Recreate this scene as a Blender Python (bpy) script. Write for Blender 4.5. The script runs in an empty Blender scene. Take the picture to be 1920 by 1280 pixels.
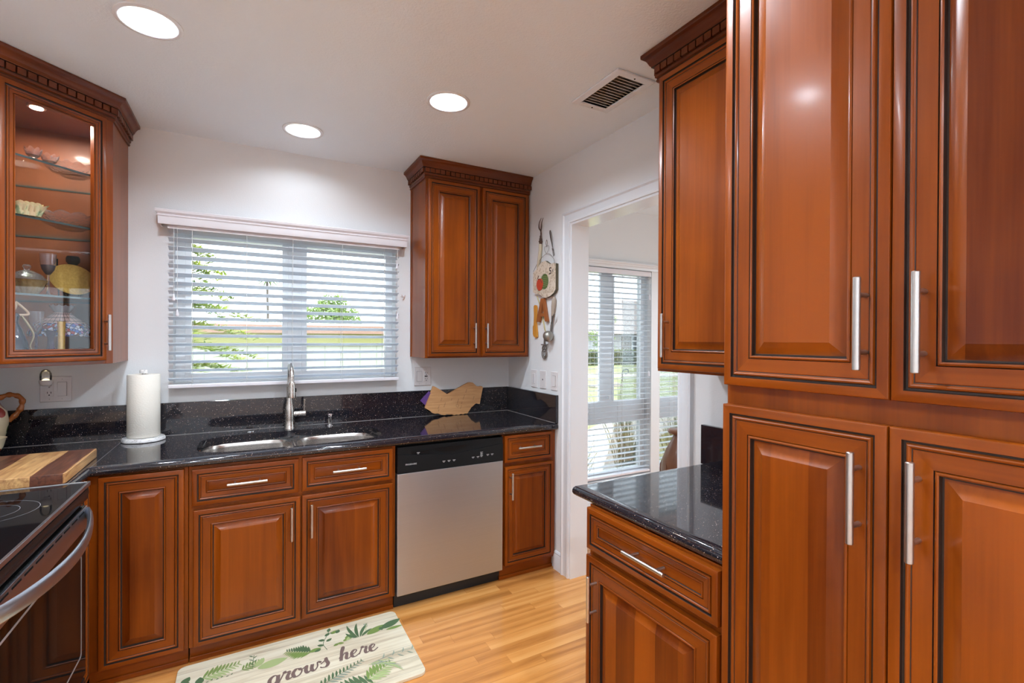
import bpy, bmesh, math, random
from mathutils import Vector, Matrix
from mathutils.geometry import tessellate_polygon
random.seed(7)
SC = bpy.context.scene
COL = SC.collection
PI = math.pi

# ------------------------------------------------------------------ camera
F_PX = 904.69
yaw, pit, rol = math.radians(28.8007), math.radians(-.2581), math.radians(.2665)
fw = Vector((math.sin(yaw)*math.cos(pit), math.cos(yaw)*math.cos(pit), math.sin(pit)))
rt = Vector((math.cos(yaw), -math.sin(yaw), 0)); up = rt.cross(fw)
R_ = rt*math.cos(rol)+up*math.sin(rol); U_ = -rt*math.sin(rol)+up*math.cos(rol)
cd = bpy.data.cameras.new('camera'); cam = bpy.data.objects.new('camera', cd); COL.objects.link(cam)
cd.sensor_width = 36; cd.lens = F_PX/1920*36; cd.clip_start = .02; cd.clip_end = 400
m = Matrix((R_, U_, -fw)).transposed().to_4x4(); m.translation = Vector((-1.6997, -3.1414, 1.4333))
cam.matrix_world = m
SC.camera = cam

# ------------------------------------------------------------------ view, world, sun, daylight
SC.view_settings.view_transform = 'Standard'; SC.view_settings.look = 'None'
SC.view_settings.gamma = 1; SC.view_settings.use_curve_mapping = False
SC.view_settings.exposure = 1.05
SC.cycles.use_denoising = True
SC.cycles.max_bounces = 10; SC.cycles.diffuse_bounces = 5; SC.cycles.glossy_bounces = 5
SC.cycles.transmission_bounces = 10; SC.cycles.transparent_max_bounces = 24
SC.cycles.sample_clamp_indirect = 6; SC.cycles.caustics_reflective = False; SC.cycles.caustics_refractive = False
WORLD_STRENGTH = 3.3
w = bpy.data.worlds.new('sky'); SC.world = w; w.use_nodes = True
bg = w.node_tree.nodes['Background']; bg.inputs[0].default_value = (.83, .91, 1, 1); bg.inputs[1].default_value = WORLD_STRENGTH
def light(name, kind, loc, energy, color, size=None, rot=None, parent=None, **kw):
    l = bpy.data.lights.new(name, kind); l.energy = energy; l.color = color
    for k, v in kw.items(): setattr(l, k, v)
    if size and kind == 'AREA': l.shape = kw.get('shape', 'DISK'); l.size = size
    o = bpy.data.objects.new(name, l); COL.objects.link(o); o.location = loc
    if rot: o.rotation_euler = rot
    return o
sun = light('sun', 'SUN', (0, 0, 20), 2.2, (1, .95, .86), angle=.01)
sun.rotation_euler = Vector((-.75, .42, -1)).to_track_quat('-Z', 'Y').to_euler()
XDP = 4.2
CAN_POWER, CAN_COLOR = 7.2, (.76, .88, 1)
def portal(name, loc, rot, sx, sy):
    l = bpy.data.lights.new(name, 'AREA'); l.shape = 'RECTANGLE'; l.size = sx; l.size_y = sy
    l.cycles.is_portal = True
    o = bpy.data.objects.new(name, l); COL.objects.link(o); o.location = loc; o.rotation_euler = rot
portal('window_daylight', (-1.44, .17, 1.62), (-PI/2, 0, 0), 1.2, .9)
portal('dining_window_daylight', (.85, .17, 1.15), (-PI/2, 0, 0), 1.3, 1.9)
portal('dining_second_window_daylight', (2.2, .17, 1.15), (-PI/2, 0, 0), 1.4, 1.9)
portal('added_side_window_daylight', (XDP+.12, -2.1, 1.25), (0, PI/2, 0), 1.9, 2.6)  # portal for the added, unseen window in the far right wall

# ------------------------------------------------------------------ node helpers
class NT:
    def __init__(s, name):
        s.m = bpy.data.materials.new(name); s.m.use_nodes = True; s.t = s.m.node_tree
        s.t.nodes.clear(); s.out = s.t.nodes.new('ShaderNodeOutputMaterial')
    def n(s, typ, **kw):
        nd = s.t.nodes.new('ShaderNode'+typ)
        for k, v in kw.items():
            if k.startswith('i_'): nd.inputs[k[2:].replace('_', ' ')].default_value = v
            else: setattr(nd, k, v)
        return nd
    def l(s, a, b): s.t.links.new(a, b)
    def mth(s, op, a, b=None, c=None):
        nd = s.t.nodes.new('ShaderNodeMath'); nd.operation = op
        for i, q in enumerate((a, b, c)):
            if q is None: continue
            if isinstance(q, (int, float)): nd.inputs[i].default_value = q
            else: s.l(q, nd.inputs[i])
        return nd.outputs[0]
    def ramp(s, fac, stops, interp='LINEAR'):
        nd = s.n('ValToRGB'); cr = nd.color_ramp; cr.interpolation = interp
        while len(cr.elements) < len(stops): cr.elements.new(.5)
        for e, (p, c) in zip(cr.elements, stops): e.position = p; e.color = (*c, 1)
        s.l(fac, nd.inputs[0]); return nd.outputs[0]
    def mix(s, fac, a, b, bt='MIX'):
        nd = s.t.nodes.new('ShaderNodeMix'); nd.data_type = 'RGBA'; nd.blend_type = bt
        for q, i in ((fac, 0), (a, 6), (b, 7)):
            if isinstance(q, (int, float)): nd.inputs[i].default_value = q
            elif isinstance(q, tuple): nd.inputs[i].default_value = (*q, 1)
            else: s.l(q, nd.inputs[i])
        return nd.outputs[2]
    def pbr(s, color, rough=.5, metal=0, spec=.5, coat=0, bump=None, bstr=.1, bdist=.002, **kw):
        p = s.n('BsdfPrincipled')
        if isinstance(color, tuple): p.inputs['Base Color'].default_value = (*color, 1)
        else: s.l(color, p.inputs['Base Color'])
        if isinstance(rough, (int, float)): p.inputs['Roughness'].default_value = rough
        else: s.l(rough, p.inputs['Roughness'])
        p.inputs['Metallic'].default_value = metal; p.inputs['Specular IOR Level'].default_value = spec
        p.inputs['Coat Weight'].default_value = coat; p.inputs['Coat Roughness'].default_value = .12
        for k, v in kw.items(): p.inputs[k.replace('_', ' ')].default_value = v
        if bump is not None:
            b = s.n('Bump'); b.inputs['Strength'].default_value = bstr; b.inputs['Distance'].default_value = bdist
            s.l(bump, b.inputs['Height']); s.l(b.outputs[0], p.inputs['Normal'])
        s.l(p.outputs[0], s.out.inputs[0]); return s.m
    def coords(s, kind='Object', scale=(1, 1, 1), loc=None):
        tc = s.n('TexCoord'); mp = s.n('Mapping'); mp.inputs['Scale'].default_value = scale
        s.l(tc.outputs[kind], mp.inputs[0])
        if loc is not None: s.l(loc, mp.inputs[1])
        return mp.outputs[0]
def noise(t, vec, scale, detail=3, dist=0, rough=.5):
    nd = t.n('TexNoise'); nd.inputs['Scale'].default_value = scale; nd.inputs['Detail'].default_value = detail
    nd.inputs['Distortion'].default_value = dist; nd.inputs['Roughness'].default_value = rough
    t.l(vec, nd.inputs['Vector']); return nd.outputs[0]
def plain(name, color, rough=.5, metal=0, **kw): return NT(name).pbr(color, rough, metal, **kw)
def srgb(r, g, b): return tuple(((c/255)/12.92 if c/255 <= .04045 else ((c/255+.055)/1.055)**2.4) for c in (r, g, b))

def wood(name, grain='z', light=(.285, .062, .003), dark=(.095, .0145, .0008), stave=0.0, rough=.30, coat=.08, speck=True, contrast=1.0):
    t = NT(name)
    oi = t.n('ObjectInfo'); comb = t.n('CombineXYZ')
    r = t.mth('MULTIPLY', oi.outputs['Random'], 17.0)
    for k in (0, 1, 2): t.l(r, comb.inputs[k])
    sc = {'z': (14, 14, .9), 'x': (.9, 14, 14), 'y': (14, .9, 14)}[grain]
    v = t.coords('Object', sc, comb.outputs[0])
    fine = {'z': (160, 160, 5), 'x': (5, 160, 160), 'y': (160, 5, 160)}[grain]
    v2 = t.coords('Object', fine, comb.outputs[0])
    v3 = t.coords('Object', (3.0, 3.0, 1.6) if grain == 'z' else (1.6, 3, 3), comb.outputs[0])
    a = noise(t, v, 1.0, 4, .6); b = noise(t, v2, 1.0, 2); c = noise(t, v3, 1.6, 2, .4)
    s1 = t.mth('ADD', t.mth('MULTIPLY', a, .55), t.mth('ADD', t.mth('MULTIPLY', b, .15), t.mth('MULTIPLY', c, .40)))
    tone = t.mth('MULTIPLY', t.mth('SUBTRACT', oi.outputs['Random'], .5), .12)
    s1 = t.mth('ADD', s1, tone)
    if stave:
        sx = t.n('SeparateXYZ'); tc = t.n('TexCoord'); t.l(tc.outputs['Object'], sx.inputs[0])
        q = t.mth('FLOOR', t.mth('DIVIDE', t.mth('ADD', t.mth('ADD', sx.outputs[0], t.mth('MULTIPLY', sx.outputs[1], .37)), r), stave))
        wn = t.n('TexWhiteNoise', noise_dimensions='1D'); t.l(q, wn.inputs['W'])
        s1 = t.mth('ADD', s1, t.mth('MULTIPLY', t.mth('SUBTRACT', wn.outputs[0], .5), .30))
    col = t.ramp(s1, [(.5-.24/contrast, dark), (.5+.22/contrast, light)])
    if speck:
        sp = noise(t, t.coords('Object', (60, 60, 14) if grain == 'z' else (14, 60, 60), comb.outputs[0]), 1.0, 1)
        col = t.mix(t.ramp(sp, [(.80, (0, 0, 0)), (.86, (1, 1, 1))]), col, (.10, .03, .008))
    rg = t.mth('ADD', t.mth('MULTIPLY', b, .08), rough-.04)
    return t.pbr(col, rg, coat=coat, bump=b, bstr=.05, spec=.28)
M = {}
M['wood'] = wood('cherry_wood_vertical', 'z'); M['woodh'] = wood('cherry_wood_horizontal', 'x')
M['panel'] = wood('cherry_wood_staves', 'z', stave=.082)
M['crown'] = wood('crown_wood', 'x', light=(.16, .036, .008), dark=(.065, .013, .004))
M['glaze'] = plain('dark_glaze', (.022, .010, .006), .5)
M['inner'] = wood('cabinet_inside_wood', 'z', light=(.26, .085, .035), dark=(.16, .048, .018), coat=.1, rough=.45, speck=False)
WOOD = [M['wood'], M['woodh'], M['glaze'], M['panel']]

t = NT('wall_paint'); v = t.coords('Object'); M['wall'] = t.pbr((.775, .78, .785), .62, bump=noise(t, v, 150, 3), bstr=.30, bdist=.0016, spec=.3)
t = NT('ceiling_paint'); v = t.coords('Object'); M['ceil'] = t.pbr((.82, .885, .94), .42, bump=noise(t, v, 110, 3, .5), bstr=.42, bdist=.003, spec=.4)
M['white'] = plain('gloss_white_trim', (.78, .80, .83), .16, coat=.4)
M['vinyl'] = plain('white_vinyl', (.90, .91, .92), .3)
M['plastic'] = plain('white_plastic', (.74, .71, .71), .3)
M['slot'] = plain('dark_slot', (.006, .005, .005), .7, spec=.1)
t = NT('blind_slat'); p1 = t.n('BsdfPrincipled'); p1.inputs['Base Color'].default_value = (.78, .79, .80, 1); p1.inputs['Roughness'].default_value = .4
tr = t.n('BsdfTranslucent'); tr.inputs[0].default_value = (.72, .80, .88, 1); mx = t.n('MixShader'); mx.inputs[0].default_value = .42
t.l(p1.outputs[0], mx.inputs[1]); t.l(tr.outputs[0], mx.inputs[2]); t.l(mx.outputs[0], t.out.inputs[0]); M['slat'] = t.m
M['valance'] = plain('valance_white', (.78, .75, .78), .3)
M['cord'] = plain('cord_white', (.75, .74, .72), .7)

def granite(name):
    t = NT(name); v = t.coords('Object')
    def specks(scale, lo, col):
        vo = t.n('TexVoronoi'); vo.inputs['Scale'].default_value = scale; t.l(v, vo.inputs['Vector'])
        sx = t.n('SeparateColor'); t.l(vo.outputs['Color'], sx.inputs[0])
        k = t.mth('MULTIPLY', t.mth('GREATER_THAN', sx.outputs[0], lo), t.mth('LESS_THAN', vo.outputs['Distance'], .33))
        return k, t.mix(sx.outputs[1], col, (.75, .42, .22))
    base = t.mix(noise(t, v, 60, 3), (.006, .006, .009), (.020, .019, .026))
    k1, c1 = specks(300, .962, (.80, .74, .70)); k2, c2 = specks(560, .88, (.15, .13, .17))
    c = t.mix(t.mth('MULTIPLY', k2, .6), base, c2); c = t.mix(k1, c, c1)
    return t.pbr(c, .045, spec=.55, coat=.3)
M['granite'] = granite('black_galaxy_granite')
def brushed(name, col, rough=.28, sc=(2, 2, 400), b=.06, metal=1.0):
    t = NT(name); v = t.coords('Object', sc); nz = noise(t, v, 1.0, 2)
    return t.pbr(t.mix(nz, tuple(c*.86 for c in col), col), t.mth('ADD', t.mth('MULTIPLY', nz, .12), rough-.05), metal, bump=nz, bstr=b, bdist=.0006)
M['steel'] = brushed('brushed_steel_sink', (.72, .68, .64), .24, (3, 3, 300))
M['dwsteel'] = brushed('brushed_steel_door', (.56, .60, .64), .40, (2, 2, 500), .04)
M['nickel'] = brushed('brushed_nickel', (.62, .59, .56), .30, (60, 60, 6), .0)
M['faucet'] = brushed('faucet_nickel', (.64, .60, .56), .25, (200, 200, 200), .01)
M['chrome'] = plain('chrome', (.85, .85, .85), .06, 1)
M['rangesteel'] = brushed('range_handle_steel', (.55, .56, .60), .30, (300, 3, 300), .02)
M['black'] = plain('black_plastic', (.012, .013, .014), .25, spec=.18)
M['blackmat'] = plain('black_matte', (.010, .010, .010), .6)
M['blackglass'] = plain('black_glass', (.005, .005, .006), .03, spec=.28); M['ovenglass'] = plain('oven_black_glass', (.005, .005, .005), .05, spec=.10)
M['ink'] = plain('light_grey_print', (.55, .55, .55), .5)
M['ring'] = plain('burner_ring_print', (.30, .30, .31), .35)
def thin_glass(name, tint=(1, 1, 1), refl=1.0, rough=0.0, ior=1.5):
    t = NT(name); tb = t.n('BsdfTransparent'); tb.inputs[0].default_value = (*tint, 1)
    g = t.n('BsdfGlossy'); g.inputs['Roughness'].default_value = rough
    fr = t.n('Fresnel'); fr.inputs[0].default_value = ior; mx = t.n('MixShader')
    t.l(t.mth('MULTIPLY', fr.outputs[0], refl), mx.inputs[0]); t.l(tb.outputs[0], mx.inputs[1]); t.l(g.outputs[0], mx.inputs[2]); t.l(mx.outputs[0], t.out.inputs[0])
    return t.m
M['pane'] = thin_glass('window_glass', (.95, .98, .98), .8)
M['doorglass'] = thin_glass('cabinet_door_glass', (.97, .96, .97), .35)
M['shelf'] = thin_glass('glass_shelf', (.93, .97, .97), .45)
M['shelfedge'] = plain('glass_shelf_edge', (.05, .09, .09), .15)
def glassy(name, col, rough=.02, bump=0, sc=60):
    t = NT(name); nz = noise(t, t.coords('Object'), sc, 2)
    return t.pbr(col, rough, Transmission_Weight=.92, IOR=1.45, bump=nz if bump else None, bstr=bump, bdist=.004)
M['crystal'] = glassy('cut_crystal', (.93, .90, .90), .02, .9, 90)
M['clear'] = glassy('clear_glass', (.95, .95, .97), .0)
M['purple'] = glassy('purple_glass', (.22, .05, .35), .02)
M['blueg'] = glassy('blue_glass', (.06, .22, .42), .05)
t = NT('gold_glass'); nz = noise(t, t.coords('Object'), 120, 3); M['gold'] = t.pbr(t.mix(nz, (.62, .34, .05), (1.0, .74, .22)), .30, .25, bump=nz, bstr=.5)
t = NT('amber_cut_glass'); nz = noise(t, t.coords('Object'), 90, 3); M['amber'] = t.pbr(t.mix(nz, (.60, .42, .14), (.9, .75, .40)), .12, Transmission_Weight=.6, bump=nz, bstr=.8)

# ------------------------------------------------------------------ mesh builder
W = {}
class MB:
    def __init__(s, T=None): s.v = []; s.f = []; s.mi = []; s.T = T or Matrix()
    def add(s, vs, fs, mi=0):
        o = len(s.v); s.v += [s.T @ Vector(q) for q in vs]
        s.f += [tuple(i+o for i in f) for f in fs]
        s.mi += (mi if isinstance(mi, list) else [mi]*len(fs)); return s
    def box(s, x0, x1, y0, y1, z0, z1, mi=0):
        vs = [(x, y, z) for z in (z0, z1) for y in (y0, y1) for x in (x0, x1)]
        return s.add(vs, [(0, 2, 3, 1), (4, 5, 7, 6), (0, 1, 5, 4), (2, 6, 7, 3), (0, 4, 6, 2), (1, 3, 7, 5)], mi)
    def obox(s, c, ax, ay, az, mi=0):
        c, ax, ay, az = map(Vector, (c, ax, ay, az))
        vs = [c+ax*i+ay*j+az*k for k in (-1, 1) for j in (-1, 1) for i in (-1, 1)]
        return s.add(vs, [(0, 2, 3, 1), (4, 5, 7, 6), (0, 1, 5, 4), (2, 6, 7, 3), (0, 4, 6, 2), (1, 3, 7, 5)], mi)
    def lathe(s, prof, c=(0, 0, 0), seg=32, mi=0, sx=1, sy=1, wav=None, ax='z'):
        vs = []; fs = []; c = Vector(c)
        for r, z in prof:
            for k in range(seg):
                a = 2*PI*k/seg; q = 1+(wav(a, r, z) if wav else 0)
                p = (r*q*math.cos(a)*sx, r*q*math.sin(a)*sy, z)
                if ax == 'y': p = (p[0], -p[2], p[1])
                if ax == 'x': p = (p[2], p[0], p[1])
                vs.append(c+Vector(p))
        n = len(prof)
        for i in range(n-1):
            for k in range(seg):
                fs.append((i*seg+k, i*seg+(k+1) % seg, (i+1)*seg+(k+1) % seg, (i+1)*seg+k))
        if prof[0][0] > 1e-6: fs.append(tuple(range(seg))[::-1])
        if prof[-1][0] > 1e-6: fs.append(tuple((n-1)*seg+k for k in range(seg)))
        return s.add(vs, fs, mi)
    def openlathe(s, prof, c=(0, 0, 0), seg=32, mi=0, wav=None, zw=None):
        vs = []; fs = []; c = Vector(c)
        for r, z in prof:
            for k in range(seg):
                a = 2*PI*k/seg; q = 1+(wav(a, r, z) if wav else 0)
                vs.append(c+Vector((r*q*math.cos(a), r*q*math.sin(a), z+(zw(a, r, z) if zw else 0))))
        for i in range(len(prof)-1):
            for k in range(seg): fs.append((i*seg+k, i*seg+(k+1) % seg, (i+1)*seg+(k+1) % seg, (i+1)*seg+k))
        return s.add(vs, fs, mi)
    def tube(s, pts, r, seg=10, mi=0, rs=None, caps=True, flat=1.0):
        pts = [Vector(p) for p in pts]; n = len(pts); vs = []; fs = []
        t0 = (pts[1]-pts[0]).normalized(); ref = Vector((0, 0, 1)) if abs(t0.z) < .9 else Vector((1, 0, 0))
        u = t0.cross(ref).normalized()
        for i, p in enumerate(pts):
            tt = (pts[min(i+1, n-1)]-pts[max(i-1, 0)]).normalized()
            u = (u-tt*u.dot(tt)).normalized(); w_ = tt.cross(u)
            rr = rs[i] if rs else r
            for k in range(seg):
                a = 2*PI*k/seg; vs.append(p+u*math.cos(a)*rr+w_*math.sin(a)*rr*flat)
        for i in range(n-1):
            for k in range(seg): fs.append((i*seg+k, i*seg+(k+1) % seg, (i+1)*seg+(k+1) % seg, (i+1)*seg+k))
        if caps: fs += [tuple(range(seg))[::-1], tuple((n-1)*seg+k for k in range(seg))]
        return s.add(vs, fs, mi)
    def prism(s, poly, fn, d0, d1, mi=0, mside=None):
        """poly: 2D outline, fn(u,v,d)->xyz, extruded from depth d0 to d1"""
        n = len(poly); vs = [fn(u, v, d0) for u, v in poly]+[fn(u, v, d1) for u, v in poly]
        tri = tessellate_polygon([[Vector((u, v, 0)) for u, v in poly]])
        fs = [tuple(q) for q in tri]+[tuple(i+n for i in q)[::-1] for q in tri]; ms = [mi]*len(fs)
        fs += [(i, i+n, (i+1) % n+n, (i+1) % n) for i in range(n)]; ms += [mi if mside is None else mside]*n
        return s.add(vs, fs, ms)
    def plate(s, outer, holes, fn, d0, d1, mi=0):
        """plate with holes; open on nothing: both faces, outer and hole walls"""
        loops = [outer]+holes; flat = [p for L in loops for p in L]
        tri = tessellate_polygon([[Vector((u, v, 0)) for u, v in L] for L in loops])
        n = len(flat); vs = [fn(u, v, d0) for u, v in flat]+[fn(u, v, d1) for u, v in flat]
        fs = [tuple(q) for q in tri]+[tuple(i+n for i in q)[::-1] for q in tri]; o = 0
        for L in loops:
            k = len(L); fs += [(o+i, o+i+n, o+(i+1) % k+n, o+(i+1) % k) for i in range(k)]; o += k
        return s.add(vs, fs, mi)
    def rings(s, x0, z0, w_, h, y, rr, last=3):
        """nested rectangles for a raised door front. rr: (inset, depth, material of the strip before it)"""
        vs = []; fs = []; ms = []
        for ins, d, _ in rr:
            a, b, c, e = x0+ins, x0+w_-ins, z0+ins, z0+h-ins
            vs += [(a, y+d, c), (b, y+d, c), (b, y+d, e), (a, y+d, e)]
        for i in range(1, len(rr)):
            mt = rr[i][2]
            for k in range(4):
                o = (i-1)*4; fs.append((o+k, o+(k+1) % 4, o+4+(k+1) % 4, o+4+k))
                ms.append(2 if mt == 'g' else (3 if mt == 'p' else (1 if k in (0, 2) else 0)))
        o = (len(rr)-1)*4
        if last is not None: fs.append((o, o+1, o+2, o+3)); ms.append(last)
        return s.add(vs, fs, ms)
    def build(s, name, mats, parent=None, smooth=None, bevel=0, fix=True):
        inv = W[parent].inverted() if parent else Matrix()
        me = bpy.data.meshes.new(name); me.from_pydata([inv @ q for q in s.v], [], s.f)
        for q in (mats if isinstance(mats, list) else [mats]): me.materials.append(q)
        me.polygons.foreach_set('material_index', s.mi)
        if fix:
            bm = bmesh.new(); bm.from_mesh(me); bmesh.ops.recalc_face_normals(bm, faces=bm.faces); bm.to_mesh(me); bm.free()
        if smooth is not None:
            me.polygons.foreach_set('use_smooth', [True]*len(me.polygons)); me.set_sharp_from_angle(angle=math.radians(smooth))
        me.update(); o = bpy.data.objects.new(name, me); COL.objects.link(o)
        if parent: o.parent = parent; W[o] = W[parent].copy()
        else: W[o] = Matrix()
        if bevel:
            b = o.modifiers.new('edge', 'BEVEL'); b.width = bevel; b.segments = 2; b.limit_method = 'ANGLE'
        return o
def root(name, loc, label, cat, rz=0, group=None):
    o = bpy.data.objects.new(name, None); COL.objects.link(o); o.location = loc; o.rotation_euler = (0, 0, rz)
    o.empty_display_size = .05
    W[o] = Matrix.Translation(loc) @ Matrix.Rotation(rz, 4, 'Z'); return tag(o, label, cat, group)
def tag(o, label, cat, group=None, kind=None):
    o['label'] = label; o['category'] = cat
    if group: o['group'] = group
    if kind: o['kind'] = kind
    return o
def struct(o, label=None):
    o['kind'] = 'structure'
    if label: o['label'] = label
    return o
def single(mb, name, mats, loc, label, cat, group=None, **kw):
    """one-mesh thing: origin moved to loc"""
    o = mb.build(name, mats, None, **kw); o.data.transform(Matrix.Translation(-Vector(loc))); o.location = loc
    W[o] = Matrix.Translation(loc); return tag(o, label, cat, group)
XY = lambda z_: (lambda u, v, d: (u, v, d))
fn_xy = lambda u, v, d: (u, v, d)
fn_xz = lambda u, v, d: (u, d, v)
fn_yz = lambda u, v, d: (d, u, v)
def circle(cx, cy, r, n=32): return [(cx+r*math.cos(2*PI*k/n), cy+r*math.sin(2*PI*k/n)) for k in range(n)]
def rrect(x0, x1, y0, y1, r, n=6):
    o = []
    for cx, cy, a0 in ((x1-r, y1-r, 0), (x0+r, y1-r, 90), (x0+r, y0+r, 180), (x1-r, y0+r, 270)):
        for k in range(n+1):
            a = math.radians(a0+90*k/n); o.append((cx+r*math.cos(a), cy+r*math.sin(a)))
    return o
def catmull(pts, n=8):
    pts = [Vector(p) for p in pts]; P = [pts[0]*2-pts[1]]+pts+[pts[-1]*2-pts[-2]]; o = []
    for i in range(1, len(P)-2):
        for k in range(n):
            q = k/n; a, b, c, d = P[i-1:i+3]
            o.append(.5*((2*b)+(c-a)*q+(2*a-5*b+4*c-d)*q*q+(3*b-a-3*c+d)*q**3))
    o.append(pts[-1]); return o

# ------------------------------------------------------------------ the room
H = 2.53; XL = -2.88; YR = -5.2; XD = 4.2; WT = .12
CANS = [(-2.0, -1.057), (-1.441, -.37), (-.884, -1.037)]
CANS2 = [(-1.91, -1.86), (-.98, -2.12), (-2.2, -4.1), (-.9, -4.3)]
# floor
t = NT('oak_strip_floor'); tc = t.n('TexCoord'); sx = t.n('SeparateXYZ'); t.l(tc.outputs['Object'], sx.inputs[0])
RW = .064; row = t.mth('FLOOR', t.mth('DIVIDE', sx.outputs[1], RW))
wn = t.n('TexWhiteNoise', noise_dimensions='1D'); t.l(row, wn.inputs['W'])
PL = .62; xs = t.mth('ADD', sx.outputs[0], t.mth('MULTIPLY', wn.outputs[0], 7.3)); colm = t.mth('FLOOR', t.mth('DIVIDE', xs, PL))
cv = t.n('CombineXYZ'); t.l(row, cv.inputs[0]); t.l(colm, cv.inputs[1])
w2 = t.n('TexWhiteNoise', noise_dimensions='2D'); t.l(cv.outputs[0], w2.inputs['Vector'])
off = t.n('CombineXYZ'); t.l(t.mth('MULTIPLY', w2.outputs[0], 31), off.inputs[0]); t.l(t.mth('MULTIPLY', w2.outputs[0], 11), off.inputs[1])
v = t.coords('Object', (1.1, 11, 1), off.outputs[0])
wv = t.n('TexWave', wave_type='BANDS', bands_direction='Y'); wv.inputs['Scale'].default_value = .42; wv.inputs['Distortion'].default_value = 12; wv.inputs['Detail'].default_value = 2; wv.inputs['Detail Scale'].default_value = .8
t.l(v, wv.inputs[0])
v2 = t.coords('Object', (9, 150, 1), off.outputs[0]); fine = noise(t, v2, 1, 2)
g = t.mth('ADD', t.mth('ADD', t.mth('MULTIPLY', wv.outputs[1], .26), t.mth('MULTIPLY', fine, .34)), t.mth('MULTIPLY', w2.outputs[0], .40))
col = t.ramp(g, [(.12, (.36, .130, .028)), (.50, (.61, .250, .060)), (.92, (.76, .37, .115))])
fy = t.mth('FRACT', t.mth('DIVIDE', sx.outputs[1], RW)); fx = t.mth('FRACT', t.mth('DIVIDE', xs, PL))
seam = t.mth('MAXIMUM', t.mth('LESS_THAN', fy, .022), t.mth('LESS_THAN', fx, .0028))
col = t.mix(t.mth('MULTIPLY', seam, .35), col, (.20, .075, .02))
M['floor'] = t.pbr(col, .24, coat=.35, bump=fine, bstr=.04)
struct(MB().box(XL-.1, XD+.1, YR-.1, .16, -.08, 0).build('floor', M['floor']))
# ceiling with holes for the lamps and the air vent
VX0, VX1, VY0, VY1 = -.357, -.213, -1.603, -1.348
mb = MB(); mb.plate([(XL-.1, YR-.1), (XD+.1, YR-.1), (XD+.1, .16), (XL-.1, .16)],
                    [circle(x, y, .083, 32)[::-1] for x, y in CANS+CANS2+[(1.6, -1.6), (2.9, -2.6)]]+[[(VX0, VY0), (VX0, VY1), (VX1, VY1), (VX1, VY0)]], fn_xy, H, H+.012)
struct(mb.build('ceiling', M['ceil']))
mb = MB().box(XL-.4, XD+.4, YR-.4, .45, H+.20, H+.26)
struct(mb.build('roof', plain('roof_deck', (.3, .28, .26), .8)))
def wallbox(name, pieces, mat='wall', label=None):
    mb = MB()
    for p in pieces: mb.box(*p)
    return struct(mb.build(name, M[mat]), label)
WX0, WX1, WZ0, WZ1 = -2.045, -.845, 1.19, 2.04        # kitchen window opening
D1, D2, D3, D4, DZ0, DZ1 = .20, 1.432, 1.536, 2.95, .262, 2.045   # dining windows
wallbox('wall_back', [(XL-.1, WX0, 0, .16, 0, H), (WX1, .06, 0, .16, 0, H), (WX0, WX1, 0, .16, 0, WZ0), (WX0, WX1, 0, .16, WZ1, H)])
wallbox('wall_dining', [(.06, D1, 0, .16, 0, H), (D2, D3, 0, .16, 0, H), (D4, XD+.1, 0, .16, 0, H), (D1, D2, 0, .16, 0, DZ0), (D1, D2, 0, .16, DZ1, H),
                        (D3, D4, 0, .16, 0, DZ0), (D3, D4, 0, .16, DZ1, H)])
OY0, OY1, OZ = -.79, -1.602, 2.118                        # opening in the right wall
wallbox('wall_right', [(0, WT, OY0+.015, 0, 0, H), (0, WT, YR, OY1-.015, 0, H), (0, WT, OY1-.015, OY0+.015, OZ+.012, H)])
wallbox('wall_left', [(XL-.1, XL, YR, 0, 0, H)])
wallbox('wall_far_right', [(XD, XD+.1, YR, -3.4, 0, H), (XD, XD+.1, -.8, 0, 0, H), (XD, XD+.1, -3.4, -.8, 0, .3), (XD, XD+.1, -3.4, -.8, 2.2, H)])
mb = MB(); mb.box(XD+.03, XD+.08, -3.4, -3.35, .3, 2.2); mb.box(XD+.03, XD+.08, -.85, -.8, .3, 2.2); mb.box(XD+.03, XD+.08, -2.13, -2.07, .3, 2.2); mb.box(XD+.03, XD+.08, -3.35, -.85, .3, .35); mb.box(XD+.03, XD+.08, -3.35, -.85, 2.15, 2.2)
w5 = struct(mb.build('added_side_window', M['vinyl'])); MB().box(XD+.05, XD+.054, -3.35, -.85, .35, 2.15).build('pane', M['pane'], w5)  # unseen window, added to let more daylight into the dining room
RX0, RX1, RZ0, RZ1 = -2.7, -.1, .3, 2.3
wallbox('wall_rear', [(XL-.1, XD+.1, YR-.12, YR, 0, H)])
# opening casing, jamb lining
mb = MB(); mb.box(-.004, WT+.004, OY0-.0, OY0+.015, 0, OZ); mb.box(-.004, WT+.004, OY1-.015, OY1, 0, OZ); mb.box(-.004, WT+.004, OY1-.015, OY0+.015, OZ, OZ+.012)
struct(mb.build('trim_1', M['white'], bevel=.001), 'white painted lining of the doorway')
prof = [(0, .0), (.004, .012), (.012, .014), (.020, .010), (.052, .012), (.060, .020), (.070, .018), (.074, 0)]   # across width, out
mb = MB()
def casing(mb, s, x_sign, xw):
    # outward path around the opening
    pathin = [(OY0+.012, 0), (OY0+.012, OZ+.010), (OY1-.012, OZ+.010), (OY1-.012, 0)]
    vs = []; fs = []
    for i, (y, z) in enumerate(pathin):
        for wd, o in prof:
            yy = y+(wd if i < 2 else -wd); zz = z+(wd if i in (1, 2) else 0)
            vs.append((xw+x_sign*o, yy, zz))
    n = len(prof)
    for i in range(3):
        for k in range(n): fs.append((i*n+k, i*n+(k+1) % n, (i+1)*n+(k+1) % n, (i+1)*n+k))
    fs += [tuple(range(n)), tuple(3*n+k for k in range(n))]
    mb.add(vs, fs)
casing(mb, 0, -1, 0); casing(mb, 0, 1, WT)
struct(mb.build('trim_2', M['white'], smooth=35), 'white moulded casing around the doorway')
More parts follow.
